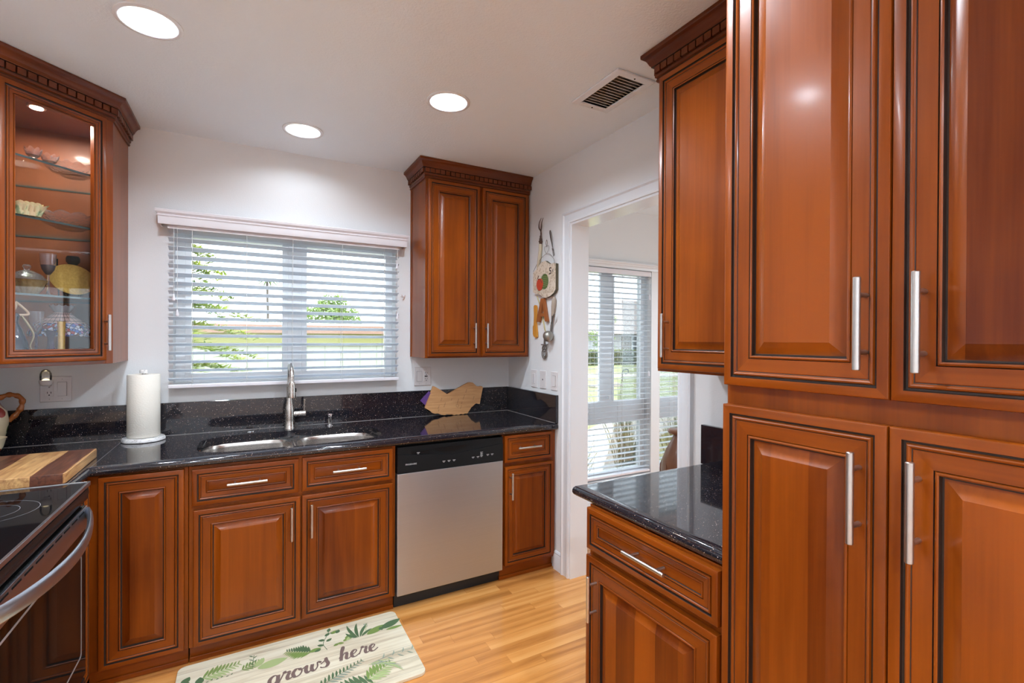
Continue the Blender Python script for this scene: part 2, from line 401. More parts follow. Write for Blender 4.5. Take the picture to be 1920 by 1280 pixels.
# baseboards
def baseboard(name, pts, nrm, white=True):
    mb = MB(); (x0, y0), (x1, y1) = pts; nx, ny = nrm
    pr = [(0, 0), (.014, 0), (.014, .085), (.009, .098), (.011, .104), (.006, .114), (0, .116)]
    vs = [(x+nx*o, y+ny*o, z) for x, y in pts for o, z in pr]; n = len(pr)
    mb.add(vs, [(k, (k+1) % n, n+(k+1) % n, n+k) for k in range(n)]+[tuple(range(n)), tuple(n+k for k in range(n))])
    struct(mb.build(name, M['white'], smooth=30))
baseboard('baseboard_right', [(0, -.625), (0, OY0+.086)], (-1, 0))
baseboard('baseboard_dining', [(WT, -.001), (XD, -.001)], (0, -1))
baseboard('baseboard_left', [(XL, -1.75), (XL, YR)], (1, 0))
# kitchen window unit (window_1)
def window(name, x0, x1, z0, z1, mull, rails, fy=.085, fw_=.045, mat='vinyl', jamb=True, low=None):
    mb = MB(); d = .05
    mb.box(x0, x0+fw_, fy, fy+d, z0, z1); mb.box(x1-fw_, x1, fy, fy+d, z0, z1); mb.box(x0+fw_, x1-fw_, fy, fy+d, z0, z0+fw_); mb.box(x0+fw_, x1-fw_, fy, fy+d, z1-fw_, z1)
    for a, b in mull: mb.box(a, b, fy-.006, fy+d-.01, z0 if low is None else low, z1-fw_)
    for a, b in rails: mb.box(x0+fw_, x1-fw_, fy-.02, fy+d, a, b)
    # sash inner frames
    o = mb.build(name, M[mat], bevel=.002); struct(o)
    mb = MB(); mb.box(x0+fw_, x1-fw_, fy+.02, fy+.024, z0+fw_, z1-fw_); mb.build('pane', M['pane'], o)
    return o
w1 = window('window_1', WX0, WX1, WZ0, WZ1, [(-1.482, -1.405)], [])
mb = MB()
for a, b in ((WX0+.045, -1.482), (-1.405, WX1-.045)):
    mb.box(a, a+.03, .078, .10, WZ0+.045, WZ1-.045); mb.box(b-.03, b, .078, .10, WZ0+.045, WZ1-.045) if b < -1 else None
mb.build('sash', M['vinyl'], w1, bevel=.002)
w2_ = window('window_2', D1, D2, DZ0, DZ1, [(.935, 1.055)], [(.72, .905)], low=.89)
MB().box(1.055, 1.072, .075, .09, .905, 1.98).box(.918, .935, .075, .09, .905, 1.98).build('sash', M['vinyl'], w2_)
MB().lathe([(.0, .0), (.010, .0), (.010, .03), (0, .032)], (1.0, .06, .93), 12).build('latch', M['vinyl'], w2_)
w3_ = window('window_3', D3, D4, DZ0, DZ1, [(2.20, 2.32)], [(.72, .905)], low=.89)

# ------------------------------------------------------------------ blinds
def blind(name, x0, x1, ztop, zbot, pitch, y, tilt, depth, label, valance, ladders, group=None, valbox=None):
    r = root(name, ((x0+x1)/2, y, ztop), label, 'window blind', group=group or 'slatted window blinds')
    mb = MB(); z = zbot+.045; ct, st = math.cos(tilt), math.sin(tilt); h = depth/2
    while z < ztop-.03:
        # room-side edge raised when tilt > 0; slats slightly crowned
        vs = []; n = 4
        for x in (x0, x1):
            for k in range(n+1):
                q = -h+depth*k/n; cr = .0025*(1-(q/h)**2)
                for tt in (0, .0028): vs.append((x, y+q*ct+(cr+tt)*st, z-q*st+(cr+tt)*ct))
        m_ = 2*(n+1); fs = []
        for k in range(n): fs += [(2*k, 2*k+2, m_+2*k+2, m_+2*k), (2*k+1, m_+2*k+1, m_+2*k+3, 2*k+3), (2*k, 2*k+1, 2*k+3, 2*k+2), (m_+2*k, m_+2*k+2, m_+2*k+3, m_+2*k+1)]
        fs += [(0, m_, m_+1, 1), (2*n, 2*n+1, m_+2*n+1, m_+2*n)]
        mb.add(vs, fs); z += pitch
    mb.build('slats', M['slat'], r, smooth=30, fix=True)
    MB().box(x0, x1, y-.026, y+.026, zbot, zbot+.020).build('bottom_rail', M['valance'], r, bevel=.004)
    MB().box(x0, x1, y-.028, y+.028, ztop-.04, ztop).build('headrail', M['valance'], r)
    mb = MB()
    for lx in ladders:
        for dy in (-.0275, .0275): mb.tube([(lx, y+dy, zbot+.01), (lx, y+dy, ztop-.03)], .0011, 5)
    mb.build('ladder_cords', M['cord'], r)
    if valance:
        vx0, vx1, vy, vz0, vz1 = valance
        pr = [(0, 0), (.010, 0), (.012, .004), (.012, .042), (.016, .046), (.016, .052), (.012, .055), (.022, .066), (.024, .078), (.020, .082), (0, .082)]
        mb = MB(); sc = (vz1-vz0)/.082
        path = [((vx0, 0), (-1, 0)), ((vx0, vy), (-1, -1)), ((vx1, vy), (1, -1)), ((vx1, 0), (1, 0))]
        vs = [(px+nx*o, py+ny*o, vz0+z_*sc) for (px, py), (nx, ny) in path for o, z_ in pr]; n = len(pr)
        mb.add(vs, [(i*n+k, i*n+k+1, (i+1)*n+k+1, (i+1)*n+k) for i in range(3) for k in range(n-1)])
        mb.box(vx0, vx1, vy, 0, vz1-.006, vz1)
        mb.build('valance', M['valance'], r, smooth=30, fix=False)
    return r
b1 = blind('window_blind', -2.062, -.838, 2.045, 1.166, .0463, -.040, math.radians(17), .050,
           'white slatted blind with moulded valance over the kitchen sink window', (-2.090, -.808, -.078, 2.022, 2.098), [-1.955, -1.70, -1.465, -1.19, -.935])
for x, z0, z1 in ((-2.035, 1.64, 2.02), (-2.020, 1.56, 2.02), (-.856, 1.895, 2.02), (-.852, 1.575, 2.02)):
    c = MB().tube([(x, -.072, z0), (x, -.072, z1)], .0011, 5).build('pull_cord', M['cord'], b1)
    MB().lathe([(0, .022), (.0035, .020), (.005, .008), (.0085, -.004), (.007, -.012), (0, -.014)], (x, -.072, z0), 12).build('tassel', M['valance'], c, smooth=60)
b2 = blind('window_blind', D1+.01, D2-.006, 2.03, .275, .0458, .030, math.radians(4), .050,
           'tall white slatted blind left of the white post in the dining room', None, [.45, .80, 1.10, 1.39])
for x, z0, z1 in ((1.405, 1.80, 2.0), (1.40, 1.13, 2.0)):
    c = MB().tube([(x, -.003, z0), (x, -.003, z1)], .0011, 5).build('pull_cord', M['cord'], b2)
    MB().lathe([(0, .03), (.005, .028), (.008, .010), (.009, -.014), (0, -.018)], (x, -.003, z0), 12).build('tassel', M['valance'], c, smooth=60)
b3 = blind('window_blind', D3+.006, D4-.01, 2.03, .275, .0458, .030, math.radians(4), .050,
           'white slatted blind right of the white post in the dining room', None, [1.72, 2.1, 2.5, 2.8])
c = MB().tube([(1.60, -.003, 1.20), (1.60, -.003, 2.0)], .0011, 5).build('pull_cord', M['cord'], b3)
MB().lathe([(0, .03), (.005, .028), (.010, .010), (.006, -.004), (.010, -.018), (0, -.026)], (1.60, -.003, 1.19), 12).build('tassel', plain('dark_tassel', (.12, .13, .10), .5), c, smooth=60)
mb = MB()
pr = [(0, 0), (.012, 0), (.014, .02), (.022, .028), (.022, .036), (.032, .046), (.032, .056), (0, .056)]
vs = [(x, -o, 2.035+z) for x in (WT+.002, D4+.2) for o, z in pr]; n = len(pr)
mb.add(vs, [(k, k+1, n+k+1, n+k) for k in range(n-1)]+[tuple(range(n)), tuple(n+k for k in range(n))])
struct(mb.build('trim_3', M['white'], smooth=30), 'white moulded ledge above the dining room windows')

# ------------------------------------------------------------------ cabinets
RAIL = [(0, .021, 'w'), (0, .004, 'w'), (.0012, .0012, 'w'), (.004, 0, 'w'), (.0195, 0, 'w'), (.021, .005, 'g'), (.0245, .0055, 'g'),
        (.0265, .0016, 'w'), (.029, .0004, 'w'), (.0315, .0014, 'w'), (.033, .004, 'w'), (.0345, .0046, 'g'), (.036, .0034, 'w')]
def door_profile(s, kind):
    rr = [(a*s, d, m_) for a, d, m_ in RAIL]
    if kind == 'door':
        e = .064 if s >= .9 else .056
        rr += [(e*s, .0034, 'w'), (e*s+.001, .0058, 'g'), (e*s+.0025, .0030, 'w'), (e*s+.005, .0020, 'w'), (e*s+.0075, .0034, 'w'), (e*s+.009, .0120, 'g'), (e*s+.0118, .0125, 'g'),
               (e*s+.013, .0122, 'p'), (e*s+.038*s, .0016, 'p'), (e*s+.0385*s, .0010, 'p')]
    elif kind == 'drawer':
        e = .052
        rr += [(e*s, .0058, 'w'), (e*s+.001, .0085, 'g'), (e*s+.0025, .0050, 'w'), (e*s+.0045, .0042, 'w'), (e*s+.0065, .0052, 'w'), (e*s+.0078, .0090, 'g'), (e*s+.009, .0085, 'h')]
    elif kind == 'glass':
        rr += [(.046, .0034, 'w'), (.047, .0060, 'g'), (.049, .0030, 'w'), (.052, .003, 'w'), (.054, .018, 'w'), (.054, .021, 'w')]
    return rr
def door(T, x0, z0, w_, h, parent, name='door', kind='door', s=1.0, y=-.021):
    mb = MB(T); last = {'door': 3, 'drawer': 1, 'glass': None}[kind]
    rr = [(a, y+.0+d, m_) for a, d, m_ in door_profile(s, kind)]
    mb.rings(x0, z0, w_, h, 0, [(a, d, 'w' if q == 'h' else q) for a, d, q in rr], last)
    return mb.build(name, WOOD, parent, smooth=28)
def pull(T, x, z, L, parent, vertical=True, y=-.021, r=.006):
    mb = MB(T); yo = y-.030; pts = []
    if vertical: ends = [(x, yo, z-L/2), (x, yo, z+L/2)]; posts = [(x, z-L*.31), (x, z+L*.31)]
    else: ends = [(x-L/2, yo, z), (x+L/2, yo, z)]; posts = [(x-L*.31, z), (x+L*.31, z)]
    a, b = Vector(ends[0]), Vector(ends[1]); e = (b-a).normalized()*.0012
    mb.tube([a, a+e, b-e, b], r, 20, rs=[r*.82, r, r, r*.82])
    for px, pz in posts: mb.tube([(px, yo, pz), (px, y+.006, pz)], r*.72, 12)
    return mb.build('pull_handle', M['nickel'], parent, smooth=40)
def sweep(mb, path, prof, mi=0, closed=False, mis=None):
    n = len(path); P = [Vector((*p, 0)) for p in path]; vs = []
    for i in range(n):
        ns = []
        if i > 0: d = (P[i]-P[i-1]).normalized(); ns.append(Vector((d.y, -d.x, 0)))
        if i < n-1: d = (P[i+1]-P[i]).normalized(); ns.append(Vector((d.y, -d.x, 0)))
        nn = ns[0] if len(ns) == 1 else (ns[0]+ns[1])/(1+ns[0].dot(ns[1]))
        for o, z in prof: q = P[i]+nn*o; vs.append((q.x, q.y, z))
    k_ = len(prof); fs = []; ms = []
    for i in range(n-1):
        for k in range(k_-1): fs.append((i*k_+k, i*k_+k+1, (i+1)*k_+k+1, (i+1)*k_+k)); ms.append(mis[k] if mis else mi)
    fs += [tuple(range(k_)), tuple((n-1)*k_+k for k in range(k_))]; ms += [mi, mi]
    mb.add(vs, fs, ms)
def crown(T, path, parent, z0=2.418, top=H-.002):
    s = (top-z0)/.105
    pr = [(0, 0), (.006, 0), (.009, .005), (.007, .011), (.0065, .014), (.012, .018), (.012, .027), (.009, .028), (.009, .056), (.022, .0565), (.022, .060), (.026, .064), (.029, .070),
          (.033, .078), (.041, .088), (.048, .091), (.050, .094), (.050, .105), (0, .105)]
    mis = [0]*18; mis[6] = 1; mis[7] = 1; mis[8] = 1; mis[3] = 1
    mb = MB(T); sweep(mb, path, [(o, z0+z*s) for o, z in pr], 0, mis=mis)
    for a, b in zip(path[:-1], path[1:]):
        a, b = Vector((*a, 0)), Vector((*b, 0)); d = (b-a); L = d.length; d.normalize(); nn = Vector((d.y, -d.x, 0))
        k = max(1, int(round((L+.02)/.0335))); st = (L+.02)/k
        for i in range(k):
            c = a+d*(-.01+st*(i+.5))+nn*.014
            mb.obox((c.x, c.y, z0+.042*s), d*.0136, nn*.006, (0, 0, .0118*s))
    return mb.build('crown_moulding', [M['crown'], M['glaze']], parent, smooth=35)
I4 = Matrix()
def cabinet(name, loc, rz, label, w_, depth, z0, z1, toe=None, group=None, cat='cabinet', hollow=False):
    """local frame: x along the face from its left end, y=0 body front, +y into the wall"""
    r = root(name, loc, label, cat, rz, group or {'base_cabinet': 'base cabinets under the worktops', 'wall_cabinet': 'wall cabinets with crown moulding'}.get(name)); T = W[r]
    mb = MB(T)
    if hollow: mb.box(0, .018, .02, depth, z0, z1); mb.box(w_-.018, w_, .02, depth, z0, z1); mb.box(.018, w_-.018, .02, depth, z0, z0+.018); mb.box(.018, w_-.018, depth-.012, depth, z0, z1); mb.box(0, w_, 0, .02, z0, z1)
    else: mb.box(0, w_, 0, depth, z0, z1)
    mb.build('body', M['wood'], r, bevel=.0015)
    if toe is not None:
        MB(T).box(0.002, w_-.002, toe, depth-.02, 0.0, z0).build('toe_kick', M['woodh'], r)
    return r, T
# --- base cabinets on the back wall (face plane y=-.625, doors to -.646)
FY = -.625; BZ = .078; BT = .8735
def base(x0, x1, label, hollow=False): return cabinet('base_cabinet', (x0, FY, 0), 0, label, x1-x0, .60, BZ, BT, toe=.030, hollow=hollow)
r, T = base(-2.262, -1.921, 'corner base cabinet with one tall door, between the range side and the sink cabinet'); x0 = -2.262
door(T, -2.223-x0, .085, .288, .782, r)
MB(T).box(0, .34, .024, .030, 0, .022).build('shoe_moulding', M['woodh'], r, bevel=.004)
r, T = base(-1.919, -1.014, 'wide sink base cabinet with two false drawers above two doors', True); x0 = -1.919
d = door(T, -1.908-x0, .700, .426, .160, r, 'drawer', 'drawer'); pull(T, -1.695-x0, .784, .160, d, False)
d = door(T, -1.466-x0, .700, .434, .162, r, 'drawer', 'drawer'); pull(T, -1.252-x0, .784, .160, d, False)
d = door(T, -1.902-x0, .085, .428, .596, r); pull(T, -1.514-x0, .562, .158, d)
d = door(T, -1.467-x0, .090, .436, .592, r); pull(T, -1.427-x0, .562, .158, d)
MB(T).box(0, .904, .024, .030, 0, .022).build('shoe_moulding', M['woodh'], r, bevel=.004)
r, T = base(-.382, -.006, 'narrow base cabinet with one drawer and one door, right of the dishwasher'); x0 = -.382
d = door(T, -.371-x0, .706, .333, .160, r, 'drawer', 'drawer', .9); pull(T, -.215-x0, .790, .160, d, False)
d = door(T, -.367-x0, .098, .336, .583, r, s=.85); pull(T, -.334-x0, .570, .156, d)
MB(T).box(0, .376, .024, .030, 0, .022).build('shoe_moulding', M['woodh'], r, bevel=.004)
# --- filler cabinet beside the range (faces +x)
r, T = cabinet('base_cabinet', (-2.264, -.932, 0), PI/2, 'slim base cabinet squeezed between the black range and the corner cabinet', .302, .58, BZ, BT, toe=.03)
door(T, .03, .085, .235, .782, r, s=.85)
# --- right base cabinet (faces -x)
r, T = cabinet('base_cabinet', (-.669, -1.828, 0), -PI/2, 'base cabinet with drawer under the short right counter, beside the tall pantry', .53, .655, BZ, BT, toe=.05)
d = door(T, .006, .729, .520, .138, r, 'drawer', 'drawer', .9); pull(T, .297, .802, .163, d, False)
d = door(T, .004, .085, .520, .622, r); pull(T, .055, .583, .150, d)
# --- pantry (faces -x)
PY = -2.362
r, T = cabinet('pantry_cabinet', (-.669, PY, 0), -PI/2, 'tall floor to ceiling pantry cabinet with four doors at the right edge', .70, .655, BZ, H-.04, toe=.05)
d = door(T, .004, 1.327, .343, 1.083, r); pull(T, .308, 1.465, .171, d, r=.0066)
d = door(T, .349, 1.327, .343, 1.083, r); pull(T, .397, 1.465, .171, d, r=.0066)
d = door(T, .002, .085, .343, 1.195, r); pull(T, .299, 1.142, .171, d, r=.0066)
d = door(T, .347, .085, .343, 1.195, r); pull(T, .391, 1.144, .171, d, r=.0066)
crown(T, [(0, 0), (.70, 0)], r)
# --- right upper cabinet
r, T = cabinet('wall_cabinet', (-.319, -1.79, 0), -PI/2, 'wall cabinet hanging above the short right counter, beside the tall pantry', .57, .305, 1.315, H-.002)
d = door(T, .018, 1.325, .535, 1.095, r); pull(T, .068, 1.450, .160, d)
crown(T, [(0, .30), (0, 0), (.57, 0)], r)
# --- back upper cabinet
r, T = cabinet('wall_cabinet', (-.745, -.300, 0), 0, 'two door wall cabinet in the back corner, right of the sink window', .735, .298, 1.315, H-.002)
d = door(T, .013, 1.325, .345, 1.086, r); pull(T, .320, 1.455, .160, d)
d = door(T, .378, 1.325, .337, 1.086, r); pull(T, .403, 1.455, .160, d)
crown(T, [(0, .298), (0, 0), (.737, 0)], r)
MB(T).box(-.004, 0.0, .275, .297, 1.315, 2.42).build('scribe_moulding', M['wood'], r, bevel=.001)
# --- diagonal glass cabinet (left corner)
A_ = Vector((-2.237, -.325)); DL = .45; dd = DL/math.sqrt(2); B_ = Vector((A_.x-dd, A_.y-dd)); xw = XL+.002
r = root('corner_display_cabinet', (-2.60, -.05, 1.31), 'glass-fronted corner cabinet full of crystal, left of the window', 'cabinet'); gc = r
mb = MB(); Z0, Z1 = 1.315, H-.002
mb.box(A_.x-.018, A_.x, A_.y, -.002, Z0, Z1); mb.build('side_panel', M['wood'], r, bevel=.001)
MB().box(xw, B_.x, B_.y, B_.y+.018, Z0, Z1).build('side_panel', M['wood'], r, bevel=.001)
mb = MB(); mb.box(xw, A_.x-.018, -.012, -.002, Z0, Z1); mb.box(xw, xw+.01, B_.y+.018, -.012, Z0, Z1)
mb.build('back_panel', M['inner'], r)
penta = [(xw+.002, -.013), (A_.x-.019, -.013), (A_.x-.019, A_.y+.004), (B_.x+.004, B_.y+.019), (xw+.002, B_.y+.019)]
mb = MB(); mb.prism(penta, fn_xy, Z0, Z0+.022); mb.build('bottom_panel', M['inner'], r)
mb = MB(); mb.prism(penta, fn_xy, 2.425, 2.44); mb.build('top_panel', M['inner'], r)
Td = Matrix.Translation((B_.x, B_.y, 0)) @ Matrix.Rotation(PI/4, 4, 'Z')      # local x from B to A, front -y
mb = MB(Td); mb.box(0, .030, 0, .02, Z0, Z1, 0); mb.box(DL-.030, DL, 0, .02, Z0, Z1, 0); mb.box(.03, DL-.03, 0, .02, Z0, 1.345, 1); mb.box(.03, DL-.03, 0, .02, 2.405, Z1, 1)
mb.build('face_frame', WOOD, r, bevel=.0012)
gd = door(Td, .036, 1.330, .376, 1.084, r, 'glass_door', 'glass'); pull(Td, DL-.048, 1.455, .160, gd)
MB(Td).box(.036+.050, .036+.376-.050, -.006, -.002, 1.378, 2.366).build('glass_pane', M['doorglass'], gd)
q = .05/math.sqrt(2)
crown(Matrix(), [(xw, B_.y), (B_.x, B_.y), (A_.x, A_.y), (A_.x, -.004)], r)
inn = [(xw+.012, -.014), (A_.x-.02, -.014), (A_.x-.02, A_.y+.012), (B_.x+.01, B_.y+.040), (xw+.012, B_.y+.040)]
for z in (2.149, 1.913, 1.604):
    mb = MB(); n = 5; vs = [(x, y, z-.004) for x, y in inn]+[(x, y, z+.004) for x, y in inn]
    mb.add(vs, [(0, 1, 2, 3, 4), (5, 6, 7, 8, 9)]+[(i, (i+1) % 5, 5+(i+1) % 5, 5+i) for i in range(5)], [0, 0]+[1]*5)
    mb.build('glass_shelf', [M['shelf'], M['shelfedge']], r)
mb = MB(); mb.lathe([(0, 0), (.028, 0), (.032, -.006), (.030, -.012), (0, -.012)], (-2.49, -.345, 2.425), 24); pk = mb.build('puck_light', M['nickel'], r)
tE = NT('puck_lens'); e = tE.n('Emission'); e.inputs[0].default_value = (1, .9, .75, 1); e.inputs[1].default_value = 9; tE.l(e.outputs[0], tE.out.inputs[0])
MB().lathe([(0, -.0125), (.022, -.0125), (.022, -.014), (0, -.014)], (-2.49, -.345, 2.425), 24).build('lens', tE.m, pk)
light('display_cabinet_lamp', 'AREA', (-2.49, -.345, 2.408), 4.5, (1, .88, .74), .05)

# ------------------------------------------------------------------ worktops
CT = .914; CB = .874
SINK = []
def bowl(cx, cy, a, b, n=3.2, seg=48): return [(cx+a*math.copysign(abs(math.cos(2*PI*k/seg))**(2/n), math.cos(2*PI*k/seg)), cy+b*math.copysign(abs(math.sin(2*PI*k/seg))**(2/n), math.sin(2*PI*k/seg))) for k in range(seg)]
SX0, SX1, SY0, SY1 = -1.905, -1.045, -.598, -.160
hole = bowl((SX0+SX1)/2, (SY0+SY1)/2, (SX1-SX0)/2, (SY1-SY0)/2, 4.2, 72)
nose = [(0, CT), (.010, CT-.001), (.018, CT-.004), (.024, CT-.010), (.0265, CT-.018), (.0265, CT-.026), (.023, CT-.033), (.016, CT-.038), (.008, CT-.040), (0, CT-.040)]
r = root('worktop', (-1.4, -.3, CB), 'long black speckled stone worktop running under the sink window', 'worktop')
mb = MB(); mb.plate([(XL+.002, -.002), (XL+.002, -.935), (-2.268, -.935), (-2.268, -.632), (-.004, -.632), (-.004, -.002)], [hole[::-1]], fn_xy, CB, CT)
sweep(mb, [(-.004, -.632), (-2.268, -.632), (-2.268, -.935)][::-1], nose)
mb.build('slab', M['granite'], r, smooth=40)
MB().box(-2.2465, -2.2455, -.655, -.022, CT, CT+.0003).build('seam', plain('seam_filler', (.35, .33, .32), .4), r)
mb = MB(); mb.box(XL+.022, -.024, -.022, -.002, CT, 1.087); mb.box(-.022, -.002, -.655, -.002, CT, 1.087); mb.box(XL+.002, XL+.022, -.935, -.002, CT, 1.087)
mb.build('backsplash', M['granite'], r, bevel=.0015)
mb = MB(); mb.box(XL+.022, -.024, -.0232, -.0218, CT, CT+.0022); mb.box(-.0235, -.0218, -.65, -.024, CT, CT+.0022); mb.build('caulk_line', M['glaze'] if False else plain('caulk', (.30, .27, .26), .6), r)
r = root('worktop', (-.33, -2.0, CB), 'short black speckled stone counter beside the tall pantry', 'worktop')
mb = MB(); mb.plate([(-.650, -1.760), (-.650, -2.358), (-.003, -2.358), (-.003, -1.760)][::-1], [], fn_xy, CB, CT)
sweep(mb, [(-.003, -1.760), (-.650, -1.760), (-.650, -2.358)][::-1], [(-o, z) for o, z in nose])
mb.build('slab', M['granite'], r, smooth=40)
mb = MB(); mb.box(-.022, -.002, -2.358, -1.745, CT, 1.078); mb.build('backsplash', M['granite'], r, bevel=.0015)

# sink
r = root('kitchen_sink', (-1.475, -.37, .70), 'stainless steel double bowl sink set under the worktop', 'sink')
mb = MB(); zf = CB-.001; pw = .020
b1o = bowl(-1.690, -.379, .203, .206, 4, 48); b2o = bowl(-1.260, -.379, .203, .206, 4, 48)
outer = bowl((SX0+SX1)/2, (SY0+SY1)/2, (SX1-SX0)/2+.02, (SY1-SY0)/2+.02, 4.2, 72)
mb.plate(outer, [b1o[::-1], b2o[::-1]], fn_xy, zf-.003, zf)
for cx, lip in ((-1.690, b1o), (-1.260, b2o)):
    pr = [(1, zf), (.985, zf-.006), (.975, zf-.02), (.955, .73), (.93, .705), (.86, .690), (.5, .684), (.10, .682)]
    vs = []; fs = []; n = 48
    for s_, z in pr: vs += [(cx+(x-cx)*s_, -.379+(y+.379)*s_, z) for x, y in lip]
    for i in range(len(pr)-1):
        for k in range(n): fs.append((i*n+k, i*n+(k+1) % n, (i+1)*n+(k+1) % n, (i+1)*n+k))
    fs.append(tuple((len(pr)-1)*n+k for k in range(n))); mb.add(vs, fs)
mb.build('bowls', M['steel'], r, smooth=50, fix=False)
for cx in (-1.688, -1.262):
    MB().lathe([(0, .684), (.02, .684), (.03, .690), (.045, .689), (.045, .6845), (.0, .6835)], (cx, -.371, 0), 28).build('drain', M['chrome'], r, smooth=40)

MB().tube([(-1.475, -.185, .862), (-1.475, -.573, .862)], .0150, 20).build('divider', M['steel'], r, smooth=50)
# faucet
FX, FYY = -1.483, -.090
r = root('kitchen_faucet', (FX, FYY, CT), 'brushed nickel pull-down faucet standing behind the sink', 'faucet')
MB().lathe([(.030, 0), (.030, .004), (.0275, .008), (.0265, .05), (.0270, .10), (.0245, .125), (.019, .150), (.0165, .165), (.0155, .20), (.0155, .24)], (FX, FYY, CT), 32).build('body', M['faucet'], r, smooth=40)
arc = [(FX, FYY, CT+.235)]+[(FX, FYY-.080+.080*math.cos(a), CT+.285+.083*math.sin(a)) for a in [PI*k/14 for k in range(15)]]+[(FX, FYY-.162, CT+.275)]
MB().tube(arc, .0128, 20).build('spout', M['faucet'], r, smooth=40)
hd = MB().lathe([(.0128, .282), (.0165, .278), (.0175, .262), (.0190, .225), (.0205, .200), (.0200, .195), (.0, .195)], (FX, FYY-.162, CT), 28).build('spray_head', M['faucet'], r, smooth=40)
MB().box(FX+.016, FX+.0225, FYY-.170, FYY-.154, CT+.225, CT+.247).build('spray_button', M['black'], hd, bevel=.003)
hn = MB().tube([(FX+.015, FYY, CT+.083), (FX+.086, FYY, CT+.083)], .0165, 24).build('handle', M['faucet'], r, smooth=40, bevel=.002)
MB().tube([(FX+.078, FYY, CT+.095), (FX+.081, FYY-.002, CT+.165)], .0052, 14, rs=[.0045, .0062]).build('lever', M['faucet'], hn, smooth=40)
r = root('soap_dispenser', (-1.262, -.085, CT), 'small chrome soap dispenser behind the right sink bowl', 'soap dispenser')
MB().lathe([(.020, 0), (.020, .004), (.012, .006), (.011, .050), (.0135, .052), (.0135, .068), (.012, .070), (0, .070)], (-1.262, -.085, CT), 24).build('body', M['chrome'], r, smooth=40)
MB().tube([(-1.262, -.085, CT+.060), (-1.272, -.118, CT+.060), (-1.274, -.128, CT+.054)], .005, 12).build('nozzle', M['chrome'], r, smooth=40)
single(MB().lathe([(.022, 0), (.022, .003), (.018, .006), (0, .0065)], (-1.680, -.090, CT), 24), 'hole_cover', M['chrome'], (-1.680, -.090, CT), 'flat round chrome hole cover on worktop behind left bowl', 'hole cover', smooth=40)

# ------------------------------------------------------------------ dishwasher
DX0, DX1 = -1.008, -.386
r = root('dishwasher', ((DX0+DX1)/2, -.33, 0), 'stainless steel dishwasher with black control panel under the worktop', 'dishwasher')
MB().box(DX0-.004, DX1+.003, -.600, -.04, .03, .8735).build('body', M['blackmat'], r)
mb = MB(); mb.box(DX0, DX1, -.648, -.600, .082, .724); mb.build('door', M['dwsteel'], r, bevel=.003)
mb = MB()
def arcband(u):   # hood edge height of the scooped control panel
    return .796+.030*abs(u-.5)*2
N = 28; outline_lo = [(DX0+(DX1-DX0)*k/N, arcband(k/N)) for k in range(N+1)]
mb.box(DX0, DX1, -.650, -.600, .724, .792)
mb.prism([(DX0, .790)]+[(DX1, .790)]+outline_lo[::-1], fn_xz, -.650, -.602)
mb.prism(outline_lo+[(DX1, .862), (DX0, .862)], fn_xz, -.645, -.600)
cp = mb.build('control_panel', M['black'], r, bevel=.0012)
gx = (DX0+DX1)/2-.015; gp = [(gx-.105, .842)]+[(gx-.105+.21*k/16, .842-.028*math.sin(PI*k/16)**.6) for k in range(1, 16)]+[(gx+.105, .842)]
MB().prism(gp, fn_xz, -.6462, -.6445).build('handle_recess', M['slot'], cp)
mb = MB()
for k in range(4): mb.box(DX0+.075, DX0+.175, -.6465, -.6445, .815+k*.0055, .8175+k*.0055)
mb.build('vent_grille', M['slot'], cp)
mb = MB(); rg = random.Random(3)
for x, z, n in ((-.760, .764, 3), (-.585, .766, 2), (-.533, .778, 1), (-.533, .768, 1), (-.533, .788, 1), (-.493, .771, 1), (-.465, .771, 1), (-.905, .826, 1)):
    for k in range(n):
        mb.box(x+k*.030, x+k*.030+.016, -.6508, -.6498, z, z+.0022); mb.box(x+k*.030+.003, x+k*.030+.012, -.6508, -.6498, z-.005, z-.0035)
mb.build('button_print', M['ink'], cp)
def text(body, size, loc, rot, mat, parent, name='lettering', ext=.0003, shear=0, space=1.0, world=None):
    cu = bpy.data.curves.new(name, 'FONT'); cu.body = body; cu.size = size; cu.extrude = ext; cu.shear = shear; cu.space_character = space; cu.align_x = 'CENTER'; cu.resolution_u = 3
    tmp = bpy.data.objects.new('tmp', cu); COL.objects.link(tmp); bpy.context.view_layer.update()
    me = bpy.data.meshes.new_from_object(tmp.evaluated_get(bpy.context.evaluated_depsgraph_get())); bpy.data.objects.remove(tmp)
    me.name = name; me.materials.clear(); me.materials.append(mat)
    me.transform(W[parent].inverted() @ Matrix.Translation(loc) @ rot)
    o = bpy.data.objects.new(name, me); COL.objects.link(o); o.parent = parent; W[o] = W[parent].copy(); return o
RX = Matrix.Rotation(PI/2, 4, 'X')
text('FRIGIDAIRE', .0115, (-.936, -.6503, .7665), RX, M['ink'], cp, space=1.05)
MB().box(DX0-.002, DX1+.002, -.590, -.56, 0.0, .082).build('kick_plate', M['blackmat'], r)

